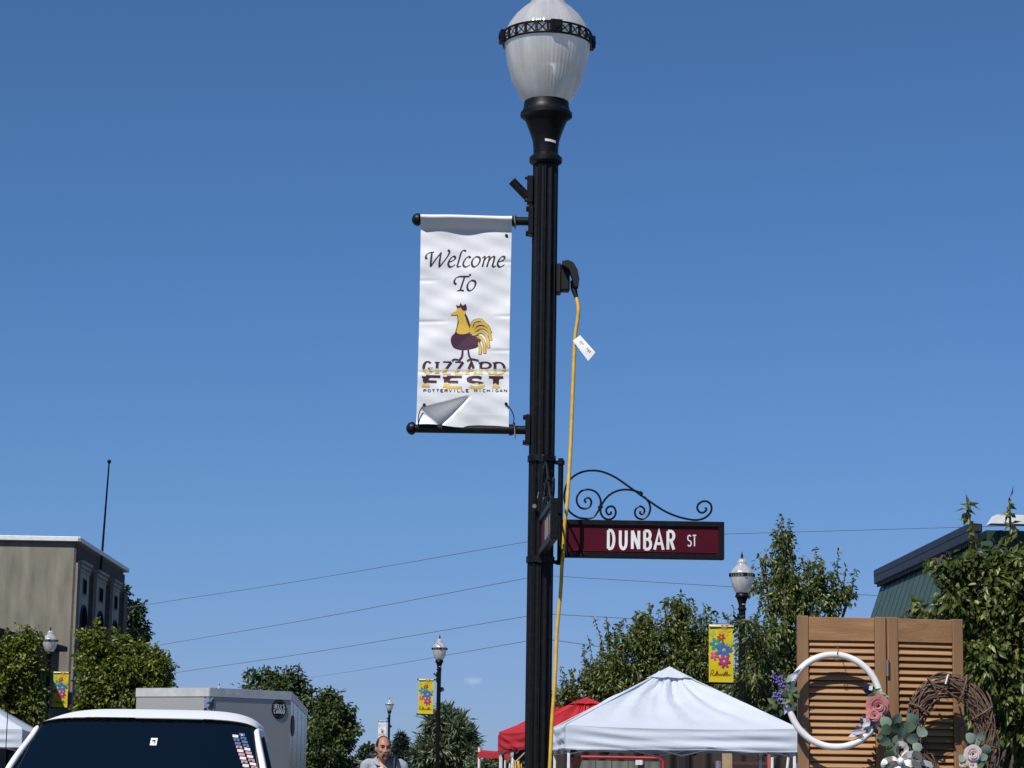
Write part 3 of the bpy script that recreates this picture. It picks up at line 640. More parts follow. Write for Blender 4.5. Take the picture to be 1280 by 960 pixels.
# ---------------------------------------------------------------- buildings
def solveY(px, py, z, lo=5., hi=400.):
    for _ in range(60):
        mid = (lo + hi) / 2
        if (at(px, py, mid).z > z) == (at(px, py, hi).z > at(px, py, lo).z): hi = mid
        else: lo = mid
    return at(px, py, mid)
M['stucco'] = mat('grey_stucco', (.26, .238, .185), .92, c2=(.145, .132, .104), scale=1.9, detail=12, bump=.35, bscale=14, stretch=(1.5, 1, .30), lo=.28, hi=.66)
M['brick_dk'] = mat('brown_brick', (.12, .082, .062), .9, c2=(.07, .05, .042), scale=9, bump=.4, bscale=22)
M['brick_pil'] = mat('brown_brick_pilaster', (.17, .125, .10), .9, c2=(.11, .08, .065), scale=7, bump=.4, bscale=22)
M['cream'] = mat('weathered_plaster', (.46, .42, .34), .9, c2=(.33, .30, .25), scale=2, bump=.2)
M['slot'] = mat('dark_brick', (.030, .025, .024), .9)
M['white_metal'] = mat('white_metal_coping', (.74, .74, .73), .4, c2=(.66, .66, .65))
def wglass():
    m, nt, b = newmat('window_glass'); b.inputs['Base Color'].default_value = (.012, .014, .016, 1); b.inputs['Roughness'].default_value = .06; b.inputs['Specular IOR Level'].default_value = .0; b.inputs['Roughness'].default_value = .6; return m
M['pane'] = wglass()
HB = 8.5
gC, gF, gL = solveY(93.5, 673.5, HB), solveY(154.5, 712, HB), solveY(0, 677, HB)
e1 = (gF - gC); Lf = Vector((e1.x, e1.y)).length; rzb = math.atan2(-e1.x, e1.y)
G = thing('stucco_building', 'two storey building with grey stained stucco side wall and dark brick street front', 'building', (gC.x, gC.y, 0), rzb)
b = MB(); b.box((-7, Lf / 2, HB / 2 - .05), (14, Lf, HB - .1)); b.build('side_wall', M['stucco'], G)
b = MB(); b.box((.03, Lf / 2, HB / 2 - .1), (.06, Lf - .02, HB - .2)); b.build('street_wall', M['brick_dk'], G)
b = MB(); b.box((-7, -.04, HB - .02), (14.3, .22, .16), None, .02); b.box((.06, Lf / 2, HB - .02), (.28, Lf + .2, .16), None, .02); b.build('coping', M['white_metal'], G)
b = MB(); b.box((.09, .14, 4), (.10, .24, 7.5)); b.build('corner_return', M['stucco'], G)
sfrac = lambda x: (547 / (640 - x) - 1) / .1255 * Lf
for pa, pb, sa, sb, qa, qb in ((96, 107, 107.3, 110.8, 111, 115), (116, 127.5, 127.8, 131.6, 132, 135.6), (136, 145, 145.3, 149.5, 149.8, 154.2)):
    ya, yb = sfrac(pa), sfrac(pb); c = (ya + yb) / 2; w = yb - ya
    b = MB(); b.box((.10, c, 3.95), (.10, w, 7.7)); pn = b.build('bay_panel', M['cream'], G)
    b = MB(); b.box((.15, c, 7.82), (.22, w + .12, .1), None, .02); b.box((.13, c, 7.70), (.16, w + .05, .12), None, .02); b.box((.12, c, 7.56), (.12, w, .10), None, .02); b.build('panel_cornice', M['cream'], pn)
    b = MB(); b.box((.155, c, 7.1), (.03, w * .42, .5)); vt = b.build('vent_window', M['brick_pil'], G); b = MB(); b.box((.165, c, 7.1), (.03, w * .32, .4)); b.build('vent_pane', M['pane'], vt)
    arch = [(-w * .3, 0), (w * .3, 0), (w * .3, 1.6)] + [(w * .3 * math.cos(R(k)), 1.6 + w * .24 * math.sin(R(k))) for k in range(15, 180, 15)] + [(-w * .3, 1.6)]
    b = MB(); b.prism([(p[0] * 1.2, p[1] * 1.06) for p in arch], (.19, c, 4.35), (0, 1, 0), (0, 0, 1), .04); wd = b.build('arched_window', M['slot'], G)
    b = MB(); b.prism(arch, (.20, c, 4.4), (0, 1, 0), (0, 0, 1), .02); b.build('pane', M['pane'], wd)
    b = MB(); b.box((.205, c, 5.4), (.02, w * .55, .05)); b.build('sash', M['brick_pil'], wd)
    ya, yb = sfrac(sa), sfrac(sb); b = MB(); b.box((.075, (ya + yb) / 2, 3.7), (.05, yb - ya, 7.4)); b.build('recess', M['slot'], G)
    ya, yb = sfrac(qa), sfrac(qb); b = MB(); b.box((.12, (ya + yb) / 2, 3.8), (.14, yb - ya - .02, 7.6)); b.build('pilaster', M['brick_pil'], G)
# leaning flagpole on the street front
p0 = Vector((gC.x, gC.y, 0)) + RZ(rzb) @ Vector((.2, sfrac(123.5), 0)); q0, q1 = at(122, 764, p0.y), at(136.5, 577, p0.y - 1.2)
FP = thing('flagpole', 'thin bare dark pole leaning out from the brick front of the stucco building', 'pole', q0)
b = MB(); b.tube([Vector((0, 0, 0)), (q1 - q0)], [.05, .026], 8); b.build('shaft', M['black'], FP)
b = MB(); b.ball(q1 - q0, .07, 8, 6); b.build('finial', M['black'], FP); b = MB(); b.box((-.12, 0, 0), (.4, .25, .16)); b.box((-.15, 0, .2), (.06, .3, .6)); b.build('bracket', M['black'], FP)
# low brown shop in front of it
S1 = thing('brown_shop', 'low dark brown brick shop glimpsed behind the left trees', 'building', (gC.x - .12, 48, 0), 0)
b = MB(); b.box((-7, 11.4, 2.45), (14, 22.8, 4.9)); b.build('wall', M['brick_dk'], S1)
b = MB(); b.box((-6.9, 11.4, 4.98), (14.3, 22.8, .16), None, .02); b.build('coping', M['slot'], S1)
for k in range(4):
    b = MB(); b.box((.03, 2.6 + 5 * k, 1.9), (.1, 3.4, 2.6)); f = b.build('shop_window', M['slot'], S1); b = MB(); b.box((.06, 2.6 + 5 * k, 1.9), (.08, 3.1, 2.3)); b.build('pane', M['pane'], f)
    b = MB(); b.prism([(0, 3.5), (1.1, 2.9), (1.1, 2.75), (0, 3.35)], (0, .9 + 5 * k, 0), (1, 0, 0), (0, 0, 1), -3.5); b.build('awning', mat('awning_maroon', (.06, .02, .018), .8), S1)

# green metal building on the right
M['green_metal'] = mat('green_metal_siding', (.060, .092, .064), .45, .0, c2=(.050, .080, .055), scale=2, spec=.4)
M['green_dark'] = mat('green_metal_wall', (.016, .046, .032), .5, c2=(.012, .037, .026))
M['slate_trim'] = mat('dark_slate_trim', (.020, .021, .032), .5, c2=(.014, .015, .022))
HG = 6.0
t1, t2 = solveY(1097, 712, HG), solveY(1213, 655, HG)
GB = thing('green_building', 'dark green metal clad building with sloping siding and slate eave behind the right tree', 'building', (t2.x, t2.y, 0), math.atan2(-(t1 - t2).x, (t1 - t2).y))
Lg = Vector(((t1 - t2).x, (t1 - t2).y)).length
b = MB(); b.box((6.3, Lg / 2, 2.95), (12, Lg - .1, 5.9)); b.build('wall', M['green_dark'], GB)
lean = .34
NP = 16
for k in range(NP):                              # sloping standing-seam panels
    ya, yb = Lg * k / NP + .012, Lg * (k + 1) / NP - .012
    b = MB(); P = [(0.1, ya, HG - .3), (0.1, yb, HG - .3), (.1 - 2.6 * lean, yb, HG - 2.9), (.1 - 2.6 * lean, ya, HG - 2.9)]
    b.add(P + [(x + .05, y, z - .02) for x, y, z in P], [(0, 1, 2, 3), (7, 6, 5, 4), (0, 4, 5, 1), (1, 5, 6, 2), (2, 6, 7, 3), (3, 7, 4, 0)])
    b.build('siding_panel', M['green_metal'], GB)
b = MB()
for k in range(NP + 1):
    y = Lg * k / NP; b.add([(x, y + dy, z) for x, z in ((.09, HG - .3), (.09 - 2.6 * lean, HG - 2.9), (.16 - 2.6 * lean, HG - 2.9), (.16, HG - .3)) for dy in (-.012, .012)], [(0, 1, 3, 2), (2, 3, 5, 4), (4, 5, 7, 6), (0, 2, 4, 6), (1, 7, 5, 3)])
b.build('seam_backing', M['green_dark'], GB)
b = MB(); b.add([(.15, 0, HG - .3), (.1 - 2.6 * lean, 0, HG - 2.92), (.4, 0, HG - 2.92), (.4, 0, HG - .3)], [(0, 1, 2, 3)]); b.build('gable_infill', M['green_metal'], GB)
b = MB(); b.box((.06, Lg / 2, HG - .08), (.26, Lg + .25, .16), None, .02); b.box((.03, Lg / 2, HG - .23), (.20, Lg + .2, .18), None, .02); b.build('eave_trim', M['slate_trim'], GB)
nt_ = 60
for k in range(nt_):
    y = Lg * (k + .5) / nt_; b = MB(); b.prism([(-.055, 0), (.055, 0), (.03, -.07), (-.03, -.07)], (-.03, y, HG - .318), (0, -1, 0), (0, 0, 1), .05)
    if k == 0: tooth = b.build('eave_tooth', M['slate_trim'], GB); tooth_y = y
    else:
        c = tooth.copy(); col.objects.link(c); c.parent = GB; c.location = (0, y - tooth_y, 0)
z1 = at(1240, 647, t2.y).z
b = MB(); b.prism([(.25, z1 - .16), (12.5, z1 - .16), (12.5, z1), (.36, z1)], (0, -.12, 0), (1, 0, 0), (0, 0, 1), -.4); b.build('coping', M['white_metal'], GB)
b = MB()
for k in range(40): b.box((.55 + .3 * k, .03, 2.95), (.05, .05, 5.9))
o = b.build('wall_ribs', M['green_dark'], GB); o['kind'] = 'stuff'

# ---------------------------------------------------------------- power lines
UP = thing('utility_pole', 'utility pole standing far behind the near lamp post, carrying the power lines', 'utility pole', (at(676, 700, 60).x, 60, 0))
b = MB(); zp = at(677, 668, 60).z; b.tube([(0, 0, 0), (0, 0, zp)], [.15, .10], 12); b.build('post', mat('weathered_wood', (.12, .10, .08), .9), UP, 40)
M['wire'] = mat('wire', (.16, .18, .22), .6)
for lb, lft, mid, rgt in (('topmost power line, passing behind the street sign to the green roof', (175, 757), (677, 674), (1200, 659)), ('second power line from the top, running left and right of the lamp post', (190, 808), (677, 719), (1090, 744)),
                          ('third power line from the top, low behind the lamp post', (205, 843), (677, 767), (840, 776)), ('lowest power line, just above the distant trees', (380, 848), (677, 798), (770, 811))):
    a, m_, c = at(*lft, 175 if lft[0] > 300 else 92), at(*mid, 60), at(*rgt, 61)
    ea = a + (a - m_) * .5; ec = c + (c - m_) * (25 / max(6, (c - m_).length))
    t = thing('power_line', lb, 'power line', m_, 0, 'power lines over the street'); b = MB()
    sag1 = (a + m_) / 2 + Vector((0, 0, -.06))
    b.tube([p - m_ for p in catmull([ea, a, sag1, m_], 5) + catmull([m_, c, ec], 5)[1:]], .0095, 5); b.build('cable', M['wire'], t)
    b = MB(); b.tube([(0, 0, -.05), (0, 0, .05)], .04, 8); b.build('insulator', M['bolt'], t)

# ---------------------------------------------------------------- pop-up canopies
M['tent_white'] = fabric('white_canopy_cloth', (.64, .695, .775), .20, .6, .03)
M['tent_red'] = fabric('red_canopy_cloth', (.58, .035, .045), .25, .6, .03)
def noise1(x, s): return math.sin(x * 1.7 + s) * .5 + math.sin(x * 3.1 + s * 2.3) * .3 + math.sin(x * 6.7 + s * .7) * .2
def tent(name, label, center, rz, a, eave, peak, val, m, group, seed, legs=True):
    t = thing(name, label, 'canopy', (center[0], center[1], 0), rz, group); h = a / 2
    sides = [((-h, -h), (h, -h)), ((h, -h), (h, h)), ((h, h), (-h, h)), ((-h, h), (-h, -h))]
    cap_t = .80
    b = MB()
    for k, (p, q) in enumerate(sides):
        p, q = Vector(p), Vector(q); n = (q - p).normalized(); out = Vector((n.y, -n.x))
        def fn(u, v, p=p, q=q, out=out, k=k):
            e = p.lerp(q, u); t_ = v * .93; xy = e * (1 - t_); ed = 1 - abs(2 * u - 1) ** 3
            z = eave + (peak - eave) * t_ - .07 * math.sin(math.pi * min(1, t_ * 1.05)) * ed - .03 * ed * (1 - t_)
            w = .022 * noise1(u * 14 + v * 3, seed + k) * math.sin(math.pi * t_) + .05 * noise1(u * 26, seed + 3 * k) * max(0, t_ - .55) * 1.6 * ed
            w += .012 * ed * math.sin(17 * u - 9 * v + 2 * seed) * t_ + .022 * ed * math.sin(9 * u + 20 * v + seed) * (1 - t_) * t_
            xy = xy + out * w; return (xy.x, xy.y, z + w)
        b.grid(fn, 40, 26)
    b.build('roof', m, t, 60)
    for cx, cy in ((-h, -h), (h, -h), (h, h), (-h, h)):
        b = MB(); b.tube([Vector((cx * (1 - v), cy * (1 - v), eave + (peak - eave) * v + .004)) for v in [i_ / 8 * .88 for i_ in range(9)]], .007, 6, False); b.build('ridge_seam', m, t, 180)
    b = MB(); cp = a * .085
    for k, (p, q) in enumerate(sides):
        p, q = Vector(p), Vector(q)
        def fn(u, v, p=p, q=q, k=k):
            r = (1 - v) * .19; e = p.lerp(q, u) * r; zz = peak + .03 - (peak - eave) * r * 1.05 + .012 * noise1(u * 9 + k, seed) * (1 - v)
            return (e.x, e.y, zz)
        b.grid(fn, 10, 5)
    b.build('vent_cap', m, t, 50)
    for k, (p, q) in enumerate(sides):
        p, q = Vector(p), Vector(q); n = (q - p).normalized(); out = Vector((n.y, -n.x)); b = MB()
        def fn(u, v, p=p, q=q, out=out, k=k):
            e = p.lerp(q, u); ed = 1 - abs(2 * u - 1) ** 4
            w = (.022 * noise1(u * 5 + v * 4, seed + k * 5) + .026 * math.sin(13 * v + 6 * u + 2 * math.sin(5 * u) + seed + k) * (.35 + abs(2 * u - 1))) * ed + .035 * (1 - v) * ed
            xy = e + out * (w * (1 - v) ** .5 + .001); return (xy.x, xy.y, eave - .03 * ed * v - val * (1 - v) - .012 * noise1(u * 4, k + seed) * (1 - v) * ed)
        b.grid(fn, 40, 12); vl = b.build('valance', m, t, 60)
        b = MB(); b.tube([Vector(fn(i_ / 30, .04)) + Vector((out.x, out.y, 0)) * .003 for i_ in range(31)], .005, 5, False); b.build('hem', m, vl, 180)
    for sx_ in (-1, 1):
        for sy in (-1, 1):
            b = MB(); b.box((sx_ * (h - .045), sy * (h - .045), eave / 2 - .02), (.036, .036, eave - .05), None, .004); lg = b.build('leg', M['white'], t)
            b = MB(); b.box((sx_ * (h - .045), sy * (h - .045), .012), (.10, .10, .02)); b.build('foot', M['chrome'], lg)
    b = MB()
    for (p, q) in sides:
        p, q = Vector(p) * .96, Vector(q) * .96; mid = (p + q) / 2
        for s_, e_ in ((p, mid), (mid, q)):
            for za, zc in ((eave - .04, eave - val - .06), (eave - val - .06, eave - .04)): b.tube([(s_.x, s_.y, za), (e_.x, e_.y, zc)], .012, 6)
    b.tube([(0, 0, eave - .3), (0, 0, peak - .03)], .02, 8); b.build('truss', M['chrome'], t)
    return t
wt = at(707, 908, 29.0)
a = 2.95; rzt = R(2.3); cc = Vector((wt.x, wt.y, 0)) + RZ(rzt) @ Vector((a / 2, a / 2, 0))
tent('canopy_tent', 'white pop-up canopy, large and sunlit, between lamp post and wooden shutters', cc, rzt, a, wt.z + .02, at(853, 836, cc.y).z, wt.z - at(707, 938.5, 29.0).z, M['tent_white'], 'pop-up canopies', 1.3)
lt = at(28, 911, 40.0); rzl = R(5.8); cl = Vector((lt.x, lt.y, 0)) + RZ(rzl) @ Vector((-a / 2, a / 2, 0))
tent('canopy_tent', 'white pop-up canopy cut off by the left edge beside the pickup', cl, rzl, a, lt.z, lt.z + .84, lt.z - at(28, 935, 40).z, M['tent_white'], 'pop-up canopies', 4.1)
for px, py, Y, lb, rz_, sd_ in ((717, 869.5, 47.5, 'red pop-up canopy behind the lamp post, the farther of two', R(8), 2.2), (732, 873.5, 43.5, 'brighter red pop-up canopy peeking over the white canopy, the nearer of two', R(12), 5.0)):
    p = at(px, py, Y)
    tent('canopy_tent', lb, p, rz_, 2.75, 2.22, p.z, .34, M['tent_red'], 'pop-up canopies', sd_)
# small flat red awning left of the post
p = at(618, 942, 50); AW = thing('flat_awning', 'small flat red awning on white posts left of the lamp post', 'awning', (p.x, p.y, 0)); hw = 20 / FPX * 50
b = MB(); b.grid(lambda u, v: ((u * 2 - 1) * hw, -.5 + v * 1.1, p.z + .06 * v - .015 * math.sin(u * math.pi) + .03 * (1 - u)), 10, 6); b.grid(lambda u, v: ((u * 2 - 1) * hw, -.5, p.z + .03 * (1 - u) - .12 * v - .01 * math.sin(u * 20)), 20, 2); b.build('cloth', M['tent_red'], AW, 60)
for xx, top in ((-hw + .03, p.z + .12), (hw - .12, p.z - .02)):
    b = MB(); b.tube([(xx, -.45, 0), (xx, -.45, top)], .03, 8); b.build('post', M['white'], AW)
p = at(629.5, 914, 49); b = MB(); b.tube([(0, 0, 0), (0, 0, p.z)], [.03, .022], 8); o = b.build('thin_pole', M['black']); o.location = (p.x, p.y, 0); tag(o, 'thin black pole rising beside the red canopy', 'pole')

# ---------------------------------------------------------------- pickup truck, facing the viewer
M['car_white'] = mat('white_car_paint', (.80, .81, .81), .45, c2=(.78, .79, .79), spec=.25)
def carglass(name, tint, k=.0):
    m, nt, b = newmat(name); N = nt.nodes; L = nt.links
    tp = N.new('ShaderNodeBsdfTransparent'); tp.inputs[0].default_value = (*tint, 1); gl = N.new('ShaderNodeBsdfGlossy'); gl.inputs['Roughness'].default_value = .02; gl.inputs['Color'].default_value = (.15, .165, .15, 1)
    fr = N.new('ShaderNodeFresnel'); fr.inputs['IOR'].default_value = 1.22; mx = N.new('ShaderNodeMixShader')
    L.new(fr.outputs[0], mx.inputs[0]); L.new(tp.outputs[0], mx.inputs[1]); L.new(gl.outputs[0], mx.inputs[2]); L.new(mx.outputs[0], N['Material Output'].inputs['Surface']); return m
M['windshield'] = carglass('windshield_glass', (.42, .50, .53)); M['side_glass'] = carglass('tinted_side_glass', (.05, .06, .065))
M['rubber'] = mat('black_rubber', (.012, .012, .012), .7); M['interior'] = mat('dark_interior', (.028, .031, .034), .8)
p = at(183, 903, 15.3)
TR = thing('pickup_truck', 'white pickup truck facing the viewer, only its cab roof and windshield in view', 'pickup', (p.x, p.y, 0), R(2.5))
ZT = p.z - .012                       # windshield header height
def edge(x): return .075 * (x / .66) ** 2           # plan curve of the header
def roofz(x, v, hw):
    q = max(0, 1 - abs(x / hw) ** 5)
    return ZT - .03 + .145 * q ** .5 * (.26 + .74 * math.sin(math.pi * min(.5, .08 + v * .75)) ** .8) - .02 * max(0, v - .6)
b = MB()
def fn(u, v):
    s = math.sin((u - .5) * math.pi); hw = .735 - .03 * v; x = s * hw
    return (x, edge(x) - .015 + v * 1.42, roofz(x, v, hw))
b.grid(fn, 40, 20); b.build('roof', M['car_white'], TR, 180)
for s in (-1, 1):
    b = MB(); P = catmull([Vector((s * .885, -.80, 1.20)), Vector((s * .81, -.42, 1.48)), Vector((s * .742, -.04, ZT - .09)), Vector((s * .728, .075, ZT - .040)), Vector((s * .722, .30, ZT - .032)), Vector((s * .715, .80, ZT - .034)), Vector((s * .705, 1.25, ZT - .05)), Vector((s * .70, 1.42, ZT - .09)), Vector((s * .78, 1.58, 1.22))], 6)
    b.tube(P, .021, 10); b.build('pillar_frame', M['car_white'], TR, 60)
    b = MB(); b.tube([p_ + Vector((s * .004, .075, -.016)) for p_ in P[:-2]], .021, 10); b.build('door_frame', M['car_white'], TR, 60)
    b = MB(); b.tube([p_ + Vector((0, .038, -.006)) for p_ in P[:-2]], .017, 8); b.build('door_seal', M['rubber'], TR, 60)
def wsf(u, v):
    k = u * 2 - 1; zt_ = roofz(k * .715, 0, .735) - .012
    top = Vector((k * .722, edge(k * .70) + .0, zt_)); bot = Vector((k * .872, -.95 + .16 * k * k, 1.20)); q = top.lerp(bot, v); q.y -= .035 * math.sin(math.pi * v); return q
b = MB(); b.grid(wsf, 30, 14); ws = b.build('windshield', M['windshield'], TR, 180)
def patch(u0, u1, v0, v1, off, nu=8, nv=3, skew=0):
    def f(u, v):
        uu, vv = u0 + (u1 - u0) * u + skew * v, v0 + (v1 - v0) * v; q = wsf(uu, vv); q.y -= off; q.z -= off * .2; return q
    bb = MB(); bb.grid(f, nu, nv); return bb
patch(0, 1, -.01, .085, -.006, 24).build('shade_band', mat('frit_grey', (.03, .032, .034), .6), ws, 180)
patch(.30, .62, .08, .14, -.006).build('shade_band', bpy.data.materials['frit_grey'], ws, 180)
for u0 in (0, .965): patch(u0, u0 + .035, 0, 1, -.004, 2, 10).build('black_border', M['black_dull'], ws, 180)
st = patch(.540, .568, .205, .285, .004); st.build('inspection_sticker', M['print_white'], ws); patch(.547, .561, .225, .262, .007).build('sticker_mark', M['black_dull'], ws); patch(.549, .557, .240, .262, .009).build('sticker_mark', M['print_white'], ws)
DC = [mat('decal_white', (.75, .72, .72), .6), mat('decal_pink', (.55, .28, .32), .6), mat('decal_blue', (.10, .16, .30), .6)]
rr = rnd(5)
for c in range(2):
    for k in range(13):
        v0 = .135 + k * .040 - c * .028; u0 = .890 + c * .030 + (k * .040) * .11
        mi = 2 if (c == 0 and 0 < k < 3 and False) or (k < 4 and c == 1) or (k in (1, 2) and c == 0) else (k % 2)
        bb = patch(u0, u0 + .025, v0, v0 + .030, .004, 2, 2); bb.build('decal_block', DC[mi], ws)
        if k % 3 != 2: patch(u0 + .008, u0 + .015, v0 + .010, v0 + .030, .007, 1, 1).build('decal_notch', M['interior'] if k % 2 else DC[0], ws)
# rear-view mirror, steering wheel, seats
b = MB(); b.box((.02, .02, ZT - .17), (.24, .05, .08), None, .025); b.tube([(.02, .03, ZT - .14), (.02, .05, ZT - .04)], .012, 6); b.build('mirror', M['interior'], TR, 40)
b = MB(); n = 28; b.tube([Vector((.40, -.05, 1.33)) + RX(R(-28)) @ Vector((.20 * math.cos(2 * math.pi * k / n), 0, .20 * math.sin(2 * math.pi * k / n))) for k in range(n)], .016, 8, closed=True); b.tube([(.40, -.05, 1.33), (.40, -.4, 1.12)], .03, 8); b.tube([(.21, -.05, 1.33), (.59, -.05, 1.33)], .018, 6); b.build('steering_wheel', mat('wheel_grey', (.16, .17, .18), .6), TR, 60)
for s in (-.38, .38):
    b = MB(); b.box((s, .75, 1.2), (.5, .2, .75), RX(R(-12)), .06); b.build('seat', M['interior'], TR, 40); b = MB(); b.box((s, .80, 1.66), (.26, .1, .17), None, .04); b.build('headrest', M['interior'], TR, 40)
b = MB(); b.box((0, .3, 1.0), (1.6, 2.3, .5)); b.box((0, 1.50, 1.3), (1.4, .04, .3)); b.build('cabin_floor', M['interior'], TR)
b = MB(); b.prism([(-.62, 1.22), (.62, 1.22), (.58, ZT - .14), (-.58, ZT - .14)], (0, 1.5, 0), (1, 0, 0), (0, 0, 1), .02); b.build('rear_window', M['side_glass'], TR)
for s in (-1, 1):
    P = [(s * .80, -.42, 1.22), (s * .715, .10, ZT - .09), (s * .705, .66, ZT - .08), (s * .83, .70, 1.22)]; b = MB(); b.add(P, [(0, 1, 2, 3)]); b.build('side_window', M['side_glass'], TR)
    P = [(s * .83, .78, 1.22), (s * .705, .74, ZT - .08), (s * .695, 1.30, ZT - .10), (s * .80, 1.45, 1.22)]; b = MB(); b.add(P, [(0, 1, 2, 3)]); b.build('side_window', M['side_glass'], TR)
    b = MB(); b.tube([(s * .705, .70, ZT - .06), (s * .84, .74, 1.2)], .035, 8); b.build('door_pillar', M['black_dull'], TR, 60)
b = MB(); b.prism([(-3.1, .48), (-3.1, .92), (-3.0, 1.04), (-2.6, 1.10), (-.95, 1.17), (-.70, 1.22), (1.62, 1.22), (1.62, 1.14), (1.70, 1.14), (1.70, 1.20), (3.6, 1.20), (3.6, .5), (2.9, .42), (-2.4, .42)], (.93, 0, 0), (0, 1, 0), (0, 0, 1), 1.86); b.build('body', M['car_white'], TR)
b = MB(); b.box((0, -3.13, .62), (1.9, .16, .26), None, .05); b.build('bumper', M['chrome'], TR, 40)
b = MB(); b.box((0, -3.12, .88), (1.0, .05, .22), None, .02); b.build('grille', M['black_dull'], TR)
for s in (-1, 1):
    b = MB(); b.box((s * .74, -3.1, .9), (.36, .08, .2), None, .03); b.build('headlight', M['chrome'], TR, 40)
    b = MB(); b.box((s * 1.04, -.45, 1.2), (.16, .1, .24), None, .04); b.build('door_mirror', M['car_white'], TR, 40)
    for yy in (-2.15, 2.3):
        b = MB(); b.lathe([(.2, -.11), (.34, -.12), (.37, -.07), (.37, .07), (.34, .12), (.2, .11)], 28, (s * .86, yy, .37), M=RY(R(90))); w = b.build('wheel', M['rubber'], TR, 40)
        b = MB(); b.lathe([(.0, .06), (.21, .09), (.21, -.09), (0, -.06)], 20, (s * .86, yy, .37), M=RY(R(90))); b.build('rim', M['chrome'], w, 40)
pa = at(10, 884, 13.2); inv = TR.matrix_basis.inverted(); Mi = (Matrix.Translation(TR.location) @ Matrix.Rotation(R(2.5), 4, 'Z')).inverted()
lo_ = Mi @ Vector((pa.x, pa.y, pa.z)); b = MB(); b.tube([(lo_.x, lo_.y, 1.1), lo_], [.004, .0025], 6); b.build('antenna', M['black'], TR)

# ---------------------------------------------------------------- enclosed cargo trailer
HT = 2.6
cA, cL, cR, cB = solveY(262, 859.6, HT), solveY(171, 860.2, HT), solveY(364, 864.5, HT), solveY(384, 887, HT)
cLb = cL + (cB - cR)
M['trailer'] = mat('silver_grey_panel', (.37, .365, .355), .38, .15, c2=(.34, .335, .325), scale=1.2, rvar=.05)
M['trailer_side'] = mat('silver_side_panel', (.30, .31, .31), .22, .8, c2=(.24, .25, .25), scale=2, bump=.05, bscale=2.5, stretch=(1, 1, .2))
M['trim'] = mat('aluminium_trim', (.60, .60, .60), .42, .2)
CT = thing('cargo_trailer', 'grey enclosed cargo trailer with pointed nose and round black badge behind the pickup', 'trailer', (cA.x, cA.y, 0))
lo2 = lambda p, z: Vector((p.x - cA.x, p.y - cA.y, z))
def wallq(p, q, z0, z1, m, nm, off=0, par=None, th=.03):
    a_, c_ = lo2(p, 0), lo2(q, 0); d = (c_ - a_).normalized(); n = Vector((d.y, -d.x, 0)); b = MB()
    A = [a_ + n * off, c_ + n * off]; V = [(A[0].x, A[0].y, z0), (A[1].x, A[1].y, z0), (A[1].x, A[1].y, z1), (A[0].x, A[0].y, z1)]
    V += [(x - n.x * th, y - n.y * th, z) for x, y, z in V]
    b.add(V, [(0, 1, 2, 3), (7, 6, 5, 4), (0, 4, 5, 1), (1, 5, 6, 2), (2, 6, 7, 3), (3, 7, 4, 0)]); return b.build(nm, m, par or CT)
zt_ = HT - .125
wallq(cL, cA, .45, zt_, M['trailer'], 'nose_panel'); NR = wallq(cA, cR, .45, zt_, M['trailer'], 'nose_panel')
wallq(cL, cA, zt_ + .002, HT, M['trim'], 'roof_trim', .012); wallq(cA, cR, zt_ + .002, HT, M['trim'], 'roof_trim', .012); wallq(cR, cB, zt_ + .002, HT, M['trim'], 'roof_trim', .012); wallq(cLb, cL, zt_ + .002, HT, M['trim'], 'roof_trim', .012); wallq(cB, cLb, .45, HT, M['trailer'], 'rear_door')
nsp = 8
for k in range(nsp): wallq(cR.lerp(cB, (k + .01) / nsp), cR.lerp(cB, (k + .99) / nsp), .45, zt_, M['trailer_side'], 'side_panel', .004 * (k % 2))
wallq(cLb, cL, .45, zt_, M['trailer'], 'side_panel')
b = MB(); P = [lo2(c_, HT - .03) for c_ in (cL, cA, cR, cB, cLb)]; b.add(P + [(P[0] + P[2] + P[3] + P[4]) / 4 + Vector((0, 0, .03))], [(0, 1, 5), (1, 2, 5), (2, 3, 5), (3, 4, 5), (4, 0, 5)]); b.build('roof', M['trim'], CT)
def plate():
    m = mat('diamond_plate', (.70, .70, .70), .25, .9, c2=(.10, .10, .11), scale=15, detail=0, lo=.47, hi=.53, bump=.5, bscale=18); return m
M['plate'] = plate()
dl, dr = (cL - cA).normalized() * .085, (cR - cA).normalized() * .085
wallq(cA + dl, cA, .45, zt_ - .01, M['plate'], 'stone_guard', .008); wallq(cA, cA + dr, .45, zt_ - .01, M['plate'], 'stone_guard', .008)
d_ = (lo2(cR, 0) - lo2(cA, 0)).normalized(); nrm = Vector((d_.y, -d_.x, 0)); bp_ = solveY(350, 886.5, 2.28); f_ = ((350 - 262) / (364 - 262)); bc = lo2(cA.lerp(cR, f_ * .985), at(350, 886.5, cA.lerp(cR, f_).y).z) + nrm * .004; br = 12 / FPX * cR.y
b = MB(); b.add([bc + nrm * .004 + d_ * (br * math.cos(2 * math.pi * k / 32)) + Vector((0, 0, br * math.sin(2 * math.pi * k / 32))) for k in range(32)], [tuple(range(32))]); BG = b.build('badge', M['black_dull'], CT)
to = lambda x, y, l: bc + nrm * (.008 + .0006 * l) + d_ * x + Vector((0, 0, y))
b = MB()
for word, y0, x0, w, h, g in (('WELLS', .012, -.103, .036, .056, .044), ('CARGO', -.062, -.103, .036, .056, .044)):
    for k, ch in enumerate(word): glyph(b, ch, x0 + k * g, y0, w * .8, h, nib(.0085, .006, 0), to, .006)
b.build('badge_lettering', M['print_white'], BG)
b = MB(); b.tube([to(br * .82 * math.cos(2 * math.pi * k / 40), br * .82 * math.sin(2 * math.pi * k / 40), 0) for k in range(40)], .0022, 4, closed=True); b.build('badge_ring', M['bolt'], BG)
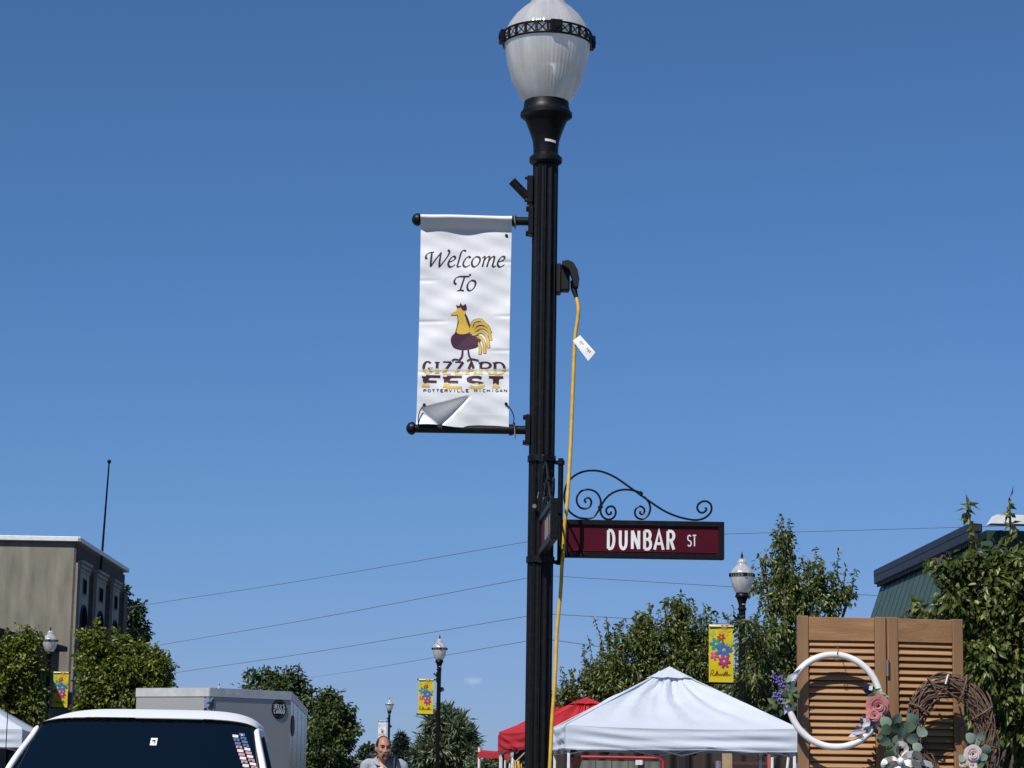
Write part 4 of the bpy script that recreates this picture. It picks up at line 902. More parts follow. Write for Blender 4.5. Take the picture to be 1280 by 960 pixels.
b = MB(); ds = (lo2(cB, 0) - lo2(cR, 0)).normalized(); ns = Vector((ds.y, -ds.x, 0)); c0 = lo2(cR, 2.12) + ds * 1.1 + ns * .012
b.add([c0 + ds * (.9 * math.cos(2 * math.pi * k / 24)) + Vector((0, 0, .16 * math.sin(2 * math.pi * k / 24))) for k in range(24)], [tuple(range(24))]); b.build('side_vent', M['rubber'], CT)
b = MB()
for s, pp, qq in ((0, cR, cB), (1, cL, cLb)):
    for fr in (.55, .65):
        c_ = lo2(pp.lerp(qq, fr), .36); b.lathe([(.2, -.1), (.35, -.1), (.35, .1), (.2, .1)], 24, c_, M=RZ(math.atan2(ds.y, ds.x)) @ RX(R(90)))
        b.build('wheel', M['rubber'], CT, 40); b = MB()
b = MB(); b.tube([lo2(cL, .5), lo2(cA, .5) + Vector((0, -1.2, 0)), lo2(cR, .5)], .05, 8); b.build('tongue', M['black'], CT)
# ---------------------------------------------------------------- trees
M['leaf_pear'] = leafmat('pear_leaves', (.034, .056, .012), (.105, .138, .028), (.36, .38, .11), .36, .40)
M['leaf_maple'] = leafmat('maple_leaves', (.040, .066, .010), (.14, .172, .022), (.36, .37, .06), .36, .45)
M['leaf_far'] = leafmat('far_leaves', (.036, .060, .018), (.080, .112, .032), (.17, .20, .07), .25, .55)
M['leaf_dark'] = leafmat('dark_leaves', (.020, .042, .022), (.038, .066, .034), (.07, .10, .05), .2, .5)
M['leaf_blue'] = leafmat('spruce_needles', (.022, .042, .030), (.045, .072, .055), (.11, .14, .12), .1, .5)
M['leaf_grey'] = leafmat('silver_leaves', (.055, .080, .038), (.12, .155, .08), (.25, .29, .18), .25, .5)
def leaf_mesh(name, P, A, L, W, rng, m, tint, flat=.5):
    """diamond leaves folded along the midrib: P base points, A axis directions"""
    n = len(P); A = A / np.linalg.norm(A, axis=1)[:, None]
    rv = rng.normal(size=(n, 3)); rv[:, 2] *= flat; up = np.array([0, 0, 1.0]) * 1.0 + rv * .9
    S_ = np.cross(A, up); S_ /= (np.linalg.norm(S_, axis=1)[:, None] + 1e-9); Nn = np.cross(S_, A)
    ln = (L * rng.uniform(.5, 1.35, n))[:, None]; wd = (W * rng.uniform(.75, 1.2, n))[:, None]
    V = np.empty((n, 4, 3)); V[:, 0] = P; V[:, 1] = P + A * ln * .45 + S_ * wd + Nn * wd * .35; V[:, 2] = P + A * ln - Nn * ln * .12; V[:, 3] = P + A * ln * .45 - S_ * wd + Nn * wd * .35
    idx = np.arange(n)[:, None] * 4; F1 = np.concatenate([idx, idx + 1, idx + 2], 1); F2 = np.concatenate([idx, idx + 2, idx + 3], 1)
    Fc = np.empty((2 * n, 3), int); Fc[0::2] = F1; Fc[1::2] = F2
    me = bpy.data.meshes.new(name); me.vertices.add(4 * n); me.vertices.foreach_set('co', V.ravel()); me.loops.add(6 * n); me.loops.foreach_set('vertex_index', Fc.ravel().astype(np.int32))
    me.polygons.add(2 * n); me.polygons.foreach_set('loop_start', np.arange(0, 6 * n, 3, dtype=np.int32)); me.polygons.foreach_set('loop_total', np.full(2 * n, 3, dtype=np.int32))
    me.update(calc_edges=True); me.materials.append(m); at_ = me.attributes.new('tint', 'FLOAT', 'FACE'); at_.data.foreach_set('value', np.repeat(tint, 2).astype(np.float32)); return me
def tree(name, label, Y, bx, lobes, n, leaf, m, tr, seed, group, shoots=(), droop=.5, cl=14, cr=.16, ground=GZ, dens=.62, auto=0, sl=(.3, .75)):
    rng = np.random.default_rng(seed); s = Y / FPX; bs = at(bx, 900, Y); t = thing(name, label, 'tree', (bs.x, Y, ground if ground is not None else 0), 0, group); o = np.array(t.location)
    C = []; Rr = []
    for lb in lobes:
        x, y, rx, ry = lb[:4]; dz = lb[4] if len(lb) > 4 else 0
        p = at(x, y, Y + dz); C.append(np.array(p) - o); Rr.append((rx * s, (rx + ry) / 2 * s, ry * s))
    C0 = list(C); ztop = max(c_[2] + q_[2] for c_, q_ in zip(C, Rr)); C1 = list(C); R1 = [np.array(q) * .82 for q in Rr]; main = [1 if len(l_) <= 4 else 0 for l_ in lobes]
    for i in range(len(C0)):                             # every limb breaks up into smaller sprays of uneven size
        for _ in range(6):
            d_ = rng.normal(size=3); d_ /= np.linalg.norm(d_); d_[2] = d_[2] * .8 + .15; f_ = rng.uniform(.22, .48)
            c2_ = C0[i] + d_ * np.array(Rr[i]) * rng.uniform(.7, 1.05); r2_ = np.array(Rr[i]) * f_ * np.array([1, 1, rng.uniform(.8, 1.5)]); c2_[2] = min(c2_[2], ztop - r2_[2]); C1.append(c2_); R1.append(r2_); main.append(main[i])
    C, Rr = C1, R1; nl = len(C0)
    C = np.array(C); Rr = np.array(Rr); wgt = (Rr[:, 0] * Rr[:, 1] * Rr[:, 2]) ** .70; wgt /= wgt.sum()
    nc = max(1, n // cl); k = rng.choice(len(C), nc, p=wgt); d = rng.normal(size=(nc, 3)); d /= np.linalg.norm(d, axis=1)[:, None]
    rad = rng.uniform(.18, 1.0, nc) ** dens; cen = C[k] + d * Rr[k] * rad[:, None] * rng.uniform(.85, 1.12, (nc, 1))
    cv = rng.normal(0, .16, nc)
    P = np.repeat(cen, cl, 0); out = np.repeat(d, cl, 0); N_ = len(P)
    off = rng.normal(size=(N_, 3)); off /= np.linalg.norm(off, axis=1)[:, None]; off *= rng.uniform(0, 1, N_)[:, None] ** .6
    P = P + off * cr * .85 * np.array([1, 1, .9]); A = off * .8 + out * .5 + rng.normal(size=(N_, 3)) * .35; A[:, 2] -= droop
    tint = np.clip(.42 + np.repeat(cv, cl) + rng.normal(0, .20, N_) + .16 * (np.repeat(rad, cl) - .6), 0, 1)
    br = MB(); zc = C[:, 2].mean(); top = C[:, 2].max(); tz = max(.6, C[:, 2].min() * .7); r_ = rnd(seed)
    trunk = [Vector((0, 0, 0)), Vector((.02, .01, tz * .5)), Vector((-.02, .02, tz)), Vector((C[:, 0].mean() * .6, C[:, 1].mean() * .6, (tz + top) / 2)), Vector((C[C[:, 2].argmax()][0], C[C[:, 2].argmax()][1], top))]
    tp = catmull(trunk, 6); br.tube(tp, [tr * (1.25 if i == 0 else 1) * (1 - .85 * i / (len(tp) - 1)) for i in range(len(tp))], 9)
    for i in range(len(C)):
        if i >= nl:
            e_ = Vector(C[i]); a_ = Vector(C[(i - nl) // 6]); br.tube(catmull([a_, (a_ + e_) / 2 + Vector((0, 0, .04)), e_], 3), [tr * .2, tr * .16, tr * .14, tr * .12, tr * .1, tr * .08, tr * .05][:7], 5, False); continue
        a_ = tp[min(len(tp) - 1, int(len(tp) * r_.uniform(.35, .75)))]; e_ = Vector(C[i]); mid = (a_ + e_) / 2 + Vector((0, 0, -.08))
        q = catmull([a_, mid, e_], 5); br.tube(q, [tr * .42 * (1 - .75 * j / (len(q) - 1)) for j in range(len(q))], 6)
        idx = np.where(k == i)[0][:14]
        for j in idx:
            e2 = Vector(cen[j]); br.tube([e_.lerp(a_, .25), (e_ + e2) / 2 + Vector((0, 0, .02)), e2], [tr * .12, tr * .07, tr * .03], 4, False)
    auto_q = []; w0 = wgt * np.array(main); w0 = w0 / w0.sum()
    for _ in range(auto):
        i = int(rng.choice(len(C), p=w0)); a_ = rng.uniform(0, 6.283); e_ = rng.uniform(.35, 1.4); dd = np.array([math.cos(a_) * math.cos(e_), math.sin(a_) * math.cos(e_), math.sin(e_)])
        p0 = C[i] + dd * Rr[i] * .85; ln_ = rng.uniform(*sl); out_ = dd * .45 + np.array([0, 0, .8]); out_ /= np.linalg.norm(out_)
        if (p0 + (out_ + np.array([0, 0, .25])) * ln_)[2] > ztop: continue
        auto_q.append([Vector(p0), Vector(p0 + out_ * ln_ * .5 + rng.normal(size=3) * .03), Vector(p0 + (out_ + np.array([0, 0, .25])) * ln_)])
    for q0_ in auto_q:
        q = catmull(q0_, 5); br.tube(q, [.010 * (1 - .7 * j / len(q)) for j in range(len(q))], 4, False)
        e = np.array([p.lerp(q[min(j + 1, len(q) - 1)], f) for j, p in enumerate(q) for f in (0, .35, .7)]); a_ = rng.normal(size=e.shape) * .8; a_[:, 2] -= droop * .6
        P = np.concatenate([P, e]); A = np.concatenate([A, a_]); tint = np.concatenate([tint, np.clip(rng.normal(.55, .2, len(e)), 0, 1)])
    for sh_ in shoots:                                   # single upright shoots with leaves along them
        q = catmull([Vector(at(x, y, Y + dz)) - t.location for x, y, dz in sh_], 6); br.tube(q, [.012 * (1 - .7 * j / len(q)) for j in range(len(q))], 5)
        e = []
        for j, p in enumerate(q[1:]):
            for _ in range(3): e.append(p)
        e = np.array(e); a_ = rng.normal(size=e.shape); a_[:, 2] -= .3
        P = np.concatenate([P, e]); A = np.concatenate([A, a_]); tint = np.concatenate([tint, rng.uniform(.4, .9, len(e))])
    br.build('trunk', M['bark'], t, 60)
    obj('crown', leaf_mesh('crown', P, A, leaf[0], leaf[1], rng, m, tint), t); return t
GR = 'street trees and trees beyond'
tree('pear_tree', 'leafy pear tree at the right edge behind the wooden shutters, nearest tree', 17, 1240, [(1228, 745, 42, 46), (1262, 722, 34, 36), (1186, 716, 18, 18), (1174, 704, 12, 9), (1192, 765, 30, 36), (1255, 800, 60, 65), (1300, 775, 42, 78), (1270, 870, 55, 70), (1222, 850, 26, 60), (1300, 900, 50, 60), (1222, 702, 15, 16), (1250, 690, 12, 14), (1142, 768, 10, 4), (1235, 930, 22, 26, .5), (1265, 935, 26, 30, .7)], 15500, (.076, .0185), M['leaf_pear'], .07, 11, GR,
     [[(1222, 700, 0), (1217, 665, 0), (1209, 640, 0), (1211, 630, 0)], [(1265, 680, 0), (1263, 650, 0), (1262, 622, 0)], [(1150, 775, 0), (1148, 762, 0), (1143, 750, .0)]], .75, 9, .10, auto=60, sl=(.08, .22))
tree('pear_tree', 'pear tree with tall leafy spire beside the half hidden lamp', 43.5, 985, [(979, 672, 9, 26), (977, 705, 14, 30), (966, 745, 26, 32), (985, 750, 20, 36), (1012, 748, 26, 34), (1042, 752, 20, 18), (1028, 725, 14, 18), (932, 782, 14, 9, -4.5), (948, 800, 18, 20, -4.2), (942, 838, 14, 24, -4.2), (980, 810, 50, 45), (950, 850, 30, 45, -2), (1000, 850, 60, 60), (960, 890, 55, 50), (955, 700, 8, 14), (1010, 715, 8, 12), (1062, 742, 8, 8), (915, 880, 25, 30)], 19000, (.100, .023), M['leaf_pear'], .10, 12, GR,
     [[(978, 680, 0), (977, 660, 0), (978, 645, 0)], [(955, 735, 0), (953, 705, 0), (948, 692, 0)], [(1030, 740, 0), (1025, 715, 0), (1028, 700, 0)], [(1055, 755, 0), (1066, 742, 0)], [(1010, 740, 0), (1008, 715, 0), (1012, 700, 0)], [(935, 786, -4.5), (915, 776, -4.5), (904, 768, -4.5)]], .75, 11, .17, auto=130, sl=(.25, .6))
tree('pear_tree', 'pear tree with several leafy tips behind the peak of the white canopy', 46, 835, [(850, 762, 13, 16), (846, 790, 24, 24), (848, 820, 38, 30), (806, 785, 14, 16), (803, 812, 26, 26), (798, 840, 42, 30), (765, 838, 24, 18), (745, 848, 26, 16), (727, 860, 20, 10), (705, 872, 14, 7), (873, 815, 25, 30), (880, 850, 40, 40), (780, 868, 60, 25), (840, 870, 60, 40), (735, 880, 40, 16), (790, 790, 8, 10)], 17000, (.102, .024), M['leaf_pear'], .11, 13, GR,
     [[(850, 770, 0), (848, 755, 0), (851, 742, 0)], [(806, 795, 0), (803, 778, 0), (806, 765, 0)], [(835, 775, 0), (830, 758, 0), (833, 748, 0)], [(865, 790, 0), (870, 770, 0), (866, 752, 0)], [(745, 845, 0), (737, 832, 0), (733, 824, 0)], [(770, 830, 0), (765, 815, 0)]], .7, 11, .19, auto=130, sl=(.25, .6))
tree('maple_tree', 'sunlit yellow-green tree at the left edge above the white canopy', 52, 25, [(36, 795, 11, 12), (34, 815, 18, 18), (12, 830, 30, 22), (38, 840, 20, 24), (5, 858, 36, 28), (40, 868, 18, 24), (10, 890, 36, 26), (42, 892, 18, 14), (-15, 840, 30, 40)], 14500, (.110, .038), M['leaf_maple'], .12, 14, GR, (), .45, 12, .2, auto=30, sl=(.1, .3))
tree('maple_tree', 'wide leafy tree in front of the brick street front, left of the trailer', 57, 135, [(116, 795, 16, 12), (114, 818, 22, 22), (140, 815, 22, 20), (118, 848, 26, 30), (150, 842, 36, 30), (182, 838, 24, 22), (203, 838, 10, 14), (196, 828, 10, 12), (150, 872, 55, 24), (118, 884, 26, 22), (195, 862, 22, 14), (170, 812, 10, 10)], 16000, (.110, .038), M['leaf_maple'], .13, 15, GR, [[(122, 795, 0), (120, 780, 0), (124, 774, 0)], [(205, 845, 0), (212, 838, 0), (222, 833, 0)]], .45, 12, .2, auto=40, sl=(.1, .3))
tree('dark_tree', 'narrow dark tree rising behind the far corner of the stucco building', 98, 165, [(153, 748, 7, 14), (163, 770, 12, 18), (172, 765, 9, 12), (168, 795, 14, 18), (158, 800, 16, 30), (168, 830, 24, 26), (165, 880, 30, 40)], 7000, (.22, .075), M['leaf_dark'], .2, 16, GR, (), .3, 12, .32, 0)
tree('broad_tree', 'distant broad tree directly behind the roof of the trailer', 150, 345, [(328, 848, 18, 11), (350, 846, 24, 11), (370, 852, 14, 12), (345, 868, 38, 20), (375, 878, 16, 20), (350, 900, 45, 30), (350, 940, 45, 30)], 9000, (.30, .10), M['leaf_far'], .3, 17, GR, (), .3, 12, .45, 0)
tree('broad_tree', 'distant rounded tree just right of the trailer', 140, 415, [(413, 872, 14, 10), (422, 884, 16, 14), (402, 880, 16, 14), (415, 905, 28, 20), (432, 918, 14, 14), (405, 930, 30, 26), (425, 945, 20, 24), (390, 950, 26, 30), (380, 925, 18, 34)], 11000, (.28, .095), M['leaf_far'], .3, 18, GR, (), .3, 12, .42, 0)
tree('broad_tree', 'small distant round tree left of the bald man', 165, 460, [(457, 940, 8, 7), (463, 946, 13, 10), (452, 953, 12, 10), (470, 955, 10, 10)], 3500, (.28, .095), M['leaf_dark'], .2, 19, GR, (), .3, 12, .4, 0)
tree('silver_tree', 'feathery silver green tree behind the slim distant lamp', 110, 560, [(560, 893, 14, 7), (548, 905, 18, 12), (575, 904, 15, 14), (560, 920, 28, 18), (538, 932, 14, 12), (583, 930, 9, 16), (560, 945, 34, 20), (532, 950, 12, 12)], 9000, (.42, .055), M['leaf_grey'], .2, 20, GR, (), .1, 12, .34, 0)
def spruce(name, label, Y, x, ytop, hw, seed):
    rng = np.random.default_rng(seed); p = at(x, ytop, Y); t = thing(name, label, 'tree', (p.x, Y, 0), 0, GR); H = p.z; Rm = hw / FPX * Y; P = []; A = []; br = MB(); br.tube([(0, 0, 0), (0, 0, H)], [.16, .01], 8)
    for i in range(190):
        h = (i + .5) / 190; L = Rm * (1 - h) ** .85 * rng.uniform(.8, 1.15) + .08; a = i * 2.399; z0 = H * (.08 + .92 * h); dr = np.array([math.cos(a), math.sin(a), 0])
        br.tube([(0, 0, z0), tuple(dr * L + np.array([0, 0, z0 - .18 * L]))], [.02, .006], 4, False)
        for q in range(int(10 + 26 * (1 - h))):
            f = rng.uniform(.15, 1); P.append(dr * L * f + np.array([0, 0, z0 - .22 * L * f + .08 * L * f * f])); A.append(dr * .8 + rng.normal(size=3) * .55 + np.array([0, 0, .25]))
    br.build('trunk', M['bark'], t); P = np.array(P); obj('crown', leaf_mesh('crown', P, np.array(A), .30, .045, rng, M['leaf_blue'], np.clip(rng.normal(.5, .22, len(P)), 0, 1)), t)
spruce('spruce_tree', 'blue green spruce right behind the bald man', 118, 501, 917, 27, 21)
tree('sapling', 'spindly almost bare sapling between the silver tree and the red awning', 90, 595, [(593, 935, 5, 12), (597, 948, 5, 10)], 90, (.10, .03), M['leaf_grey'], .04, 22, GR, (), .2, 3, .1, 0)
b = tree('hedge', 'low green hedge in the distance left of the lamp post', 96, 630, [(600, 958, 14, 7), (618, 956, 16, 8), (640, 957, 18, 8), (660, 958, 16, 8)], 4500, (.16, .05), M['leaf_grey'], .05, 23, GR, (), .2, 10, .2, 0); b['category'] = 'hedge'
# low grey roofed shed by the far trees
p = at(448, 949, 150); SHD = thing('shed', 'tiny grey roofed shed among the distant trees left of the bald man', 'shed', (p.x, p.y, 0))
b = MB(); b.box((0, 1, .8), (3.2, 2, 1.5)); b.build('wall', M['cream'], SHD)
b = MB(); b.prism([(-1.8, p.z - .1), (-1.2, p.z + .15), (1.9, p.z - .42), (1.9, p.z - .55), (-1.2, p.z - .05)], (0, -.3, 0), (1, 0, 0), (0, 0, 1), -2.8); b.build('roof', mat('shed_roof', (.10, .105, .11), .8), SHD)
b = MB(); b.prism([(-1.2, p.z + .16), (1.9, p.z - .40), (1.9, p.z - .50), (-1.2, p.z + .06)], (0, -.34, 0), (1, 0, 0), (0, 0, 1), -.04); b.build('fascia', M['white'], SHD)

# ---------------------------------------------------------------- folding louvred shutters
def woodmat(name, c, c2):
    return mat(name, c, .55, c2=c2, scale=5, detail=8, bump=.12, bscale=30, stretch=(1, 1, 1), spec=.35)
M['wood'] = mat('oiled_pine', (.44, .245, .108), .55, c2=(.29, .15, .062), scale=3.2, detail=8, bump=.1, bscale=20, stretch=(1.2, 8, 9), lo=.3, hi=.7)
M['wood_v'] = mat('oiled_pine_stile', (.30, .165, .078), .55, c2=(.20, .11, .05), scale=3.2, detail=8, bump=.1, bscale=20, stretch=(9, 8, .9), lo=.3, hi=.7)
YS = 8.6
nt_w = M['wood'].node_tree; oi = nt_w.nodes.new('ShaderNodeObjectInfo'); hv = nt_w.nodes.new('ShaderNodeHueSaturation'); mrw = nt_w.nodes.new('ShaderNodeMapRange')
mrw.inputs['To Min'].default_value = .72; mrw.inputs['To Max'].default_value = 1.18; bs_w = nt_w.nodes['Principled BSDF']; src_w = bs_w.inputs['Base Color'].links[0].from_socket
nt_w.links.new(oi.outputs['Random'], mrw.inputs['Value']); nt_w.links.new(mrw.outputs[0], hv.inputs['Value']); nt_w.links.new(src_w, hv.inputs['Color']); nt_w.links.new(hv.outputs[0], bs_w.inputs['Base Color'])
sp = at(1100, 900, YS); SHT = thing('louvered_shutters', 'pair of brown wooden louvred folding shutters standing behind the wreaths', 'shutters', (sp.x, YS, GZ * 0))
zt_s = at(1050, 770.5, YS).z
def panel(xl, xr, yaw, yoff):
    xa = at(xl, 800, YS).x - sp.x; xb = at(xr, 800, YS).x - sp.x; w = (xb - xa) / math.cos(yaw); Rm = RZ(yaw); O = Vector((xa, yoff, 0)); sw = .041; th = .028
    T = lambda x, y, z: O + Rm @ Vector((x, y, z))
    for x in (sw / 2, w - sw / 2): b = MB(); b.box(T(x, 0, zt_s / 2), (sw, th, zt_s), Rm, .002); b.build('stile', M['wood_v'], SHT)
    rails = [(zt_s - .046, .088), (1.02, .11), (.11, .2)]
    for z, h in rails: b = MB(); b.box(T(w / 2, .001, z - .002), (w - 2 * sw - .001, th - .004, h), Rm, .002); b.build('rail', M['wood'], SHT)
    me = None; r_ = rnd(int(xl))
    for z0, z1 in ((1.075, zt_s - .09), (.21, .965)):
        nS = int((z1 - z0) / .0247)
        for k in range(nS):
            z = z0 + (k + .55) * (z1 - z0) / nS
            if me is None:
                b = MB(); b.box((0, 0, 0), (w - 2 * sw - .001, .006, .0265), RX(R(-33)), .002); o = b.build('slat', M['wood'], SHT); me = o.data
            else: o = obj('slat', me, SHT)
            o.location = T(w / 2, 0, z); o.rotation_euler = (R(r_.uniform(-3, 3)), R(r_.uniform(-.15, .15)), yaw)
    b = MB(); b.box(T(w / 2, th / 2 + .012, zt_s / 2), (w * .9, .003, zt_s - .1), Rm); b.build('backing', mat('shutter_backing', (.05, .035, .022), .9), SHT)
    return T, w
panel(996.5, 1107, R(1.5), 0); panel(1108.5, 1206.5, R(12), .004)
for z in (1.9, 1.3, .5):
    x = at(1108.3, 800, YS).x - sp.x; b = MB(); b.tube([(x, -.016, z - .03), (x, -.016, z + .03)], .006, 8); b.build('hinge', M['bolt'], SHT)
b = MB(); p = at(1200, 900, YS + .35) - SHT.location; b.tube([(p.x, p.y, 0), (p.x - .05, .05, zt_s - .4)], .018, 8); b.build('prop', M['wood_v'], SHT)

# ---------------------------------------------------------------- wreaths
def HP(x, y, dy=0): return at(x, y, YS - .075 + dy)
def leaf_obj(name, par, c, ang, L, W, m, tilt=0, cup=.15, yaw=0, roundness=1):
    """flat leaf lying towards the viewer: c its centre, ang its direction in the picture plane"""
    Rm = RY(-ang) @ RX(tilt) @ RZ(yaw); b = MB(); V = []; nu, nv = 6, 4; n = 10
    out = []
    for i in range(n + 1):
        u = i / n; x = (u - .5) * L; w = W / 2 * (math.sin(math.pi * u ** (.8 if roundness else .7)) ** (.6 if roundness else 1.0))
        for j in (-1, -.5, 0, .5, 1): out.append(Vector(c) + Rm @ Vector((x, -cup * L * (abs(j) * .35 * w / (W / 2) - (2 * u - 1) ** 2 * .4), w * j)))
    b.add(out, [(i * 5 + j, i * 5 + j + 1, (i + 1) * 5 + j + 1, (i + 1) * 5 + j) for i in range(n) for j in range(4)]); return b.build(name, m, par, 180)
def rose(par, c, r, m, seed, squash=.8, tilt=0):
    r_ = rnd(seed); b = MB(); Rm = RX(tilt); c = Vector(c)
    for k, (cnt, rk, hk, base_) in enumerate([(3, .22, .62, .1), (4, .42, .58, .15), (5, .66, .45, .2), (6, .92, .2, .25), (6, 1.0, .0, .3)]):
        for i in range(cnt):
            a0 = 2 * math.pi * (i + r_.uniform(-.12, .12)) / cnt + k * .9; wd = 2 * math.pi / cnt * .75; jr = r_.uniform(.92, 1.08)
            def fn(u, v, a0=a0, wd=wd, rk=rk, hk=hk, jr=jr, k=k):
                a = a0 + (u - .5) * 2 * wd * (.35 + .65 * math.sin(v * math.pi * .5 + .3)); rim = 1 - .16 * abs(2 * u - 1) ** 2 * v
                rad = r * jr * (.06 + (rk - .06) * v ** .55) * rim + r * .06 * max(0, v - .8) * 5; h = r * ((hk + .1) * math.sin(v * math.pi * .56)) * rim
                return c + Rm @ Vector((rad * math.cos(a), -h * squash - .1 * r, rad * math.sin(a)))
            b.grid(fn, 6, 6)
    return b.build('rose', m, par, 180)
def twoside(name, c, c2): return fabric(name, c, .25, .6, .02, c2)
M['pink'] = twoside('rose_pink', (.80, .40, .38), (.70, .28, .28)); M['blush'] = twoside('rose_blush', (.86, .76, .74), (.80, .60, .60)); M['cream_rose'] = twoside('rose_cream', (.76, .64, .50), (.66, .50, .36))
M['lav'] = twoside('lavender', (.34, .28, .62), (.22, .16, .48)); M['euca'] = twoside('eucalyptus', (.27, .37, .29), (.17, .26, .20)); M['euca_dk'] = twoside('eucalyptus_dark', (.075, .125, .075), (.055, .10, .06))
M['sage'] = twoside('sage_leaf', (.22, .26, .12), (.13, .17, .07)); M['navy'] = twoside('navy_leaf', (.035, .04, .10), (.025, .025, .07)); M['pale'] = twoside('pale_leaf', (.62, .66, .72), (.45, .50, .58))
M['mint'] = twoside('mint_leaf', (.30, .45, .28), (.20, .34, .20)); M['hoop'] = mat('white_hoop', (.80, .80, .79), .4)
hc = HP(1043.5, 876); HW = thing('hoop_wreath', 'white hoop wreath with lavender and pink roses hanging on the left shutter', 'wreath', hc)
b = MB(); n = 72; rh = 57 / FPX * 8.5
b.tube([Vector((rh * 1.0 * math.cos(2 * math.pi * k / n), .012 * math.sin(2 * math.pi * k / n), rh * 1.0 * math.sin(2 * math.pi * k / n))) for k in range(n)], .0125, 12, closed=True); b.build('hoop', M['hoop'], HW, 180)
hl = lambda x, y, d=0: HP(x, y, d) - hc
b = MB(); b.tube(catmull([hl(1046, 807, .05), hl(1048, 812, .02), hl(1046, 818, -.01), hl(1043, 824, -.005), hl(1048, 826, .02)], 5), .0016, 6); b.build('wire_hook', M['bolt'], HW)
r_ = rnd(3)
for x0, y0, x1, y1 in ((966, 842, 978, 860), (974, 845, 982, 862), (966, 870, 980, 862), (972, 876, 980, 866)):
    b = MB()
    for k in range(44):
        f = k / 43; p = hl(x0 + (x1 - x0) * f, y0 + (y1 - y0) * f, -.02); q = p + Vector((r_.gauss(0, .006), r_.gauss(0, .006), r_.gauss(0, .006))); b.ball(q, (r_.uniform(.002, .0045), .003, r_.uniform(.002, .005)), 6, 4)
    b.build('lavender_spike', M['lav'], HW, 180)
for x, y, a_, L, W, mm in [(984, 858, 60, .04, .02, 'sage'), (990, 868, -20, .045, .026, 'sage'), (982, 872, 200, .04, .024, 'sage'), (988, 878, -60, .045, .03, 'sage'), (994, 872, 20, .04, .02, 'euca_dk'), (980, 866, 120, .04, .02, 'euca_dk'), (964, 876, 150, .035, .022, 'sage'), (961, 884, 230, .035, .022, 'sage'), (969, 884, 300, .03, .022, 'sage'), (966, 879, 60, .025, .015, 'euca_dk'), (976, 892, 260, .03, .018, 'euca_dk'), (982, 888, 250, .035, .016, 'pale'), (981, 882, 80, .03, .016, 'pale'),
                            (990, 846, 35, .05, .022, 'pale'), (996, 840, 50, .045, .018, 'pale'), (986, 850, 20, .03, .015, 'mint'), (978, 858, 20, .035, .02, 'euca_dk'), (974, 872, 80, .035, .02, 'navy'), (992, 884, -40, .035, .02, 'euca_dk'),
                            (1082, 858, 110, .04, .022, 'navy'), (1085, 865, 160, .04, .022, 'navy'), (1088, 860, 60, .03, .02, 'pale'), (1093, 868, 10, .05, .018, 'mint'), (1100, 866, -15, .045, .016, 'mint'), (1106, 870, -10, .035, .014, 'mint'), (1095, 863, 30, .045, .018, 'mint'), (1090, 871, 190, .03, .016, 'pale'), (1097, 873, 250, .02, .01, 'pale'),
                            (1078, 909, 215, .05, .02, 'pale'), (1070, 915, 190, .05, .02, 'pale'), (1084, 905, 30, .045, .018, 'pale'), (1090, 910, -20, .045, .022, 'pale'), (1066, 919, 195, .035, .016, 'pale'), (1086, 916, 250, .04, .024, 'navy'), (1092, 903, 50, .04, .024, 'navy'), (1078, 902, 120, .035, .02, 'navy'), (1075, 922, 230, .03, .018, 'pale'), (1095, 914, -50, .03, .018, 'navy'), (1081, 897, 140, .03, .018, 'navy')]:
    leaf_obj('leaf', HW, hl(x, y, -.02 + r_.uniform(-.012, .012)), R(a_), L, W, M[mm], R(r_.uniform(-30, 30)), .2, R(r_.uniform(-25, 25)), 0)
for k in range(16):
    leaf_obj('leaf', HW, hl(r_.gauss(984, 7), r_.gauss(870, 10), r_.uniform(-.03, .0)), R(r_.uniform(0, 360)), r_.uniform(.026, .042), r_.uniform(.014, .022), M[r_.choice(('sage', 'euca_dk', 'sage', 'mint'))], R(r_.uniform(-35, 35)), .2, R(r_.uniform(-30, 30)), 0)
for k in range(9):
    leaf_obj('leaf', HW, hl(r_.gauss(1084, 5), r_.gauss(908, 5), r_.uniform(-.03, .0)), R(r_.uniform(0, 360)), r_.uniform(.024, .036), r_.uniform(.012, .018), M[r_.choice(('pale', 'navy', 'pale'))], R(r_.uniform(-35, 35)), .2, R(r_.uniform(-30, 30)), 0)
rose(HW, hl(1096.5, 881, -.012), .043, M['pink'], 1, .7, R(15)); rose(HW, hl(1092.5, 894.5, -.016), .030, M['pink'], 2, .7, R(5))
b = MB(); b.tube(catmull([hl(1107, 880, 0), hl(1109, 895, .01), hl(1108, 900, .02)], 4), .0015, 5); b.build('wire', M['bolt'], HW)

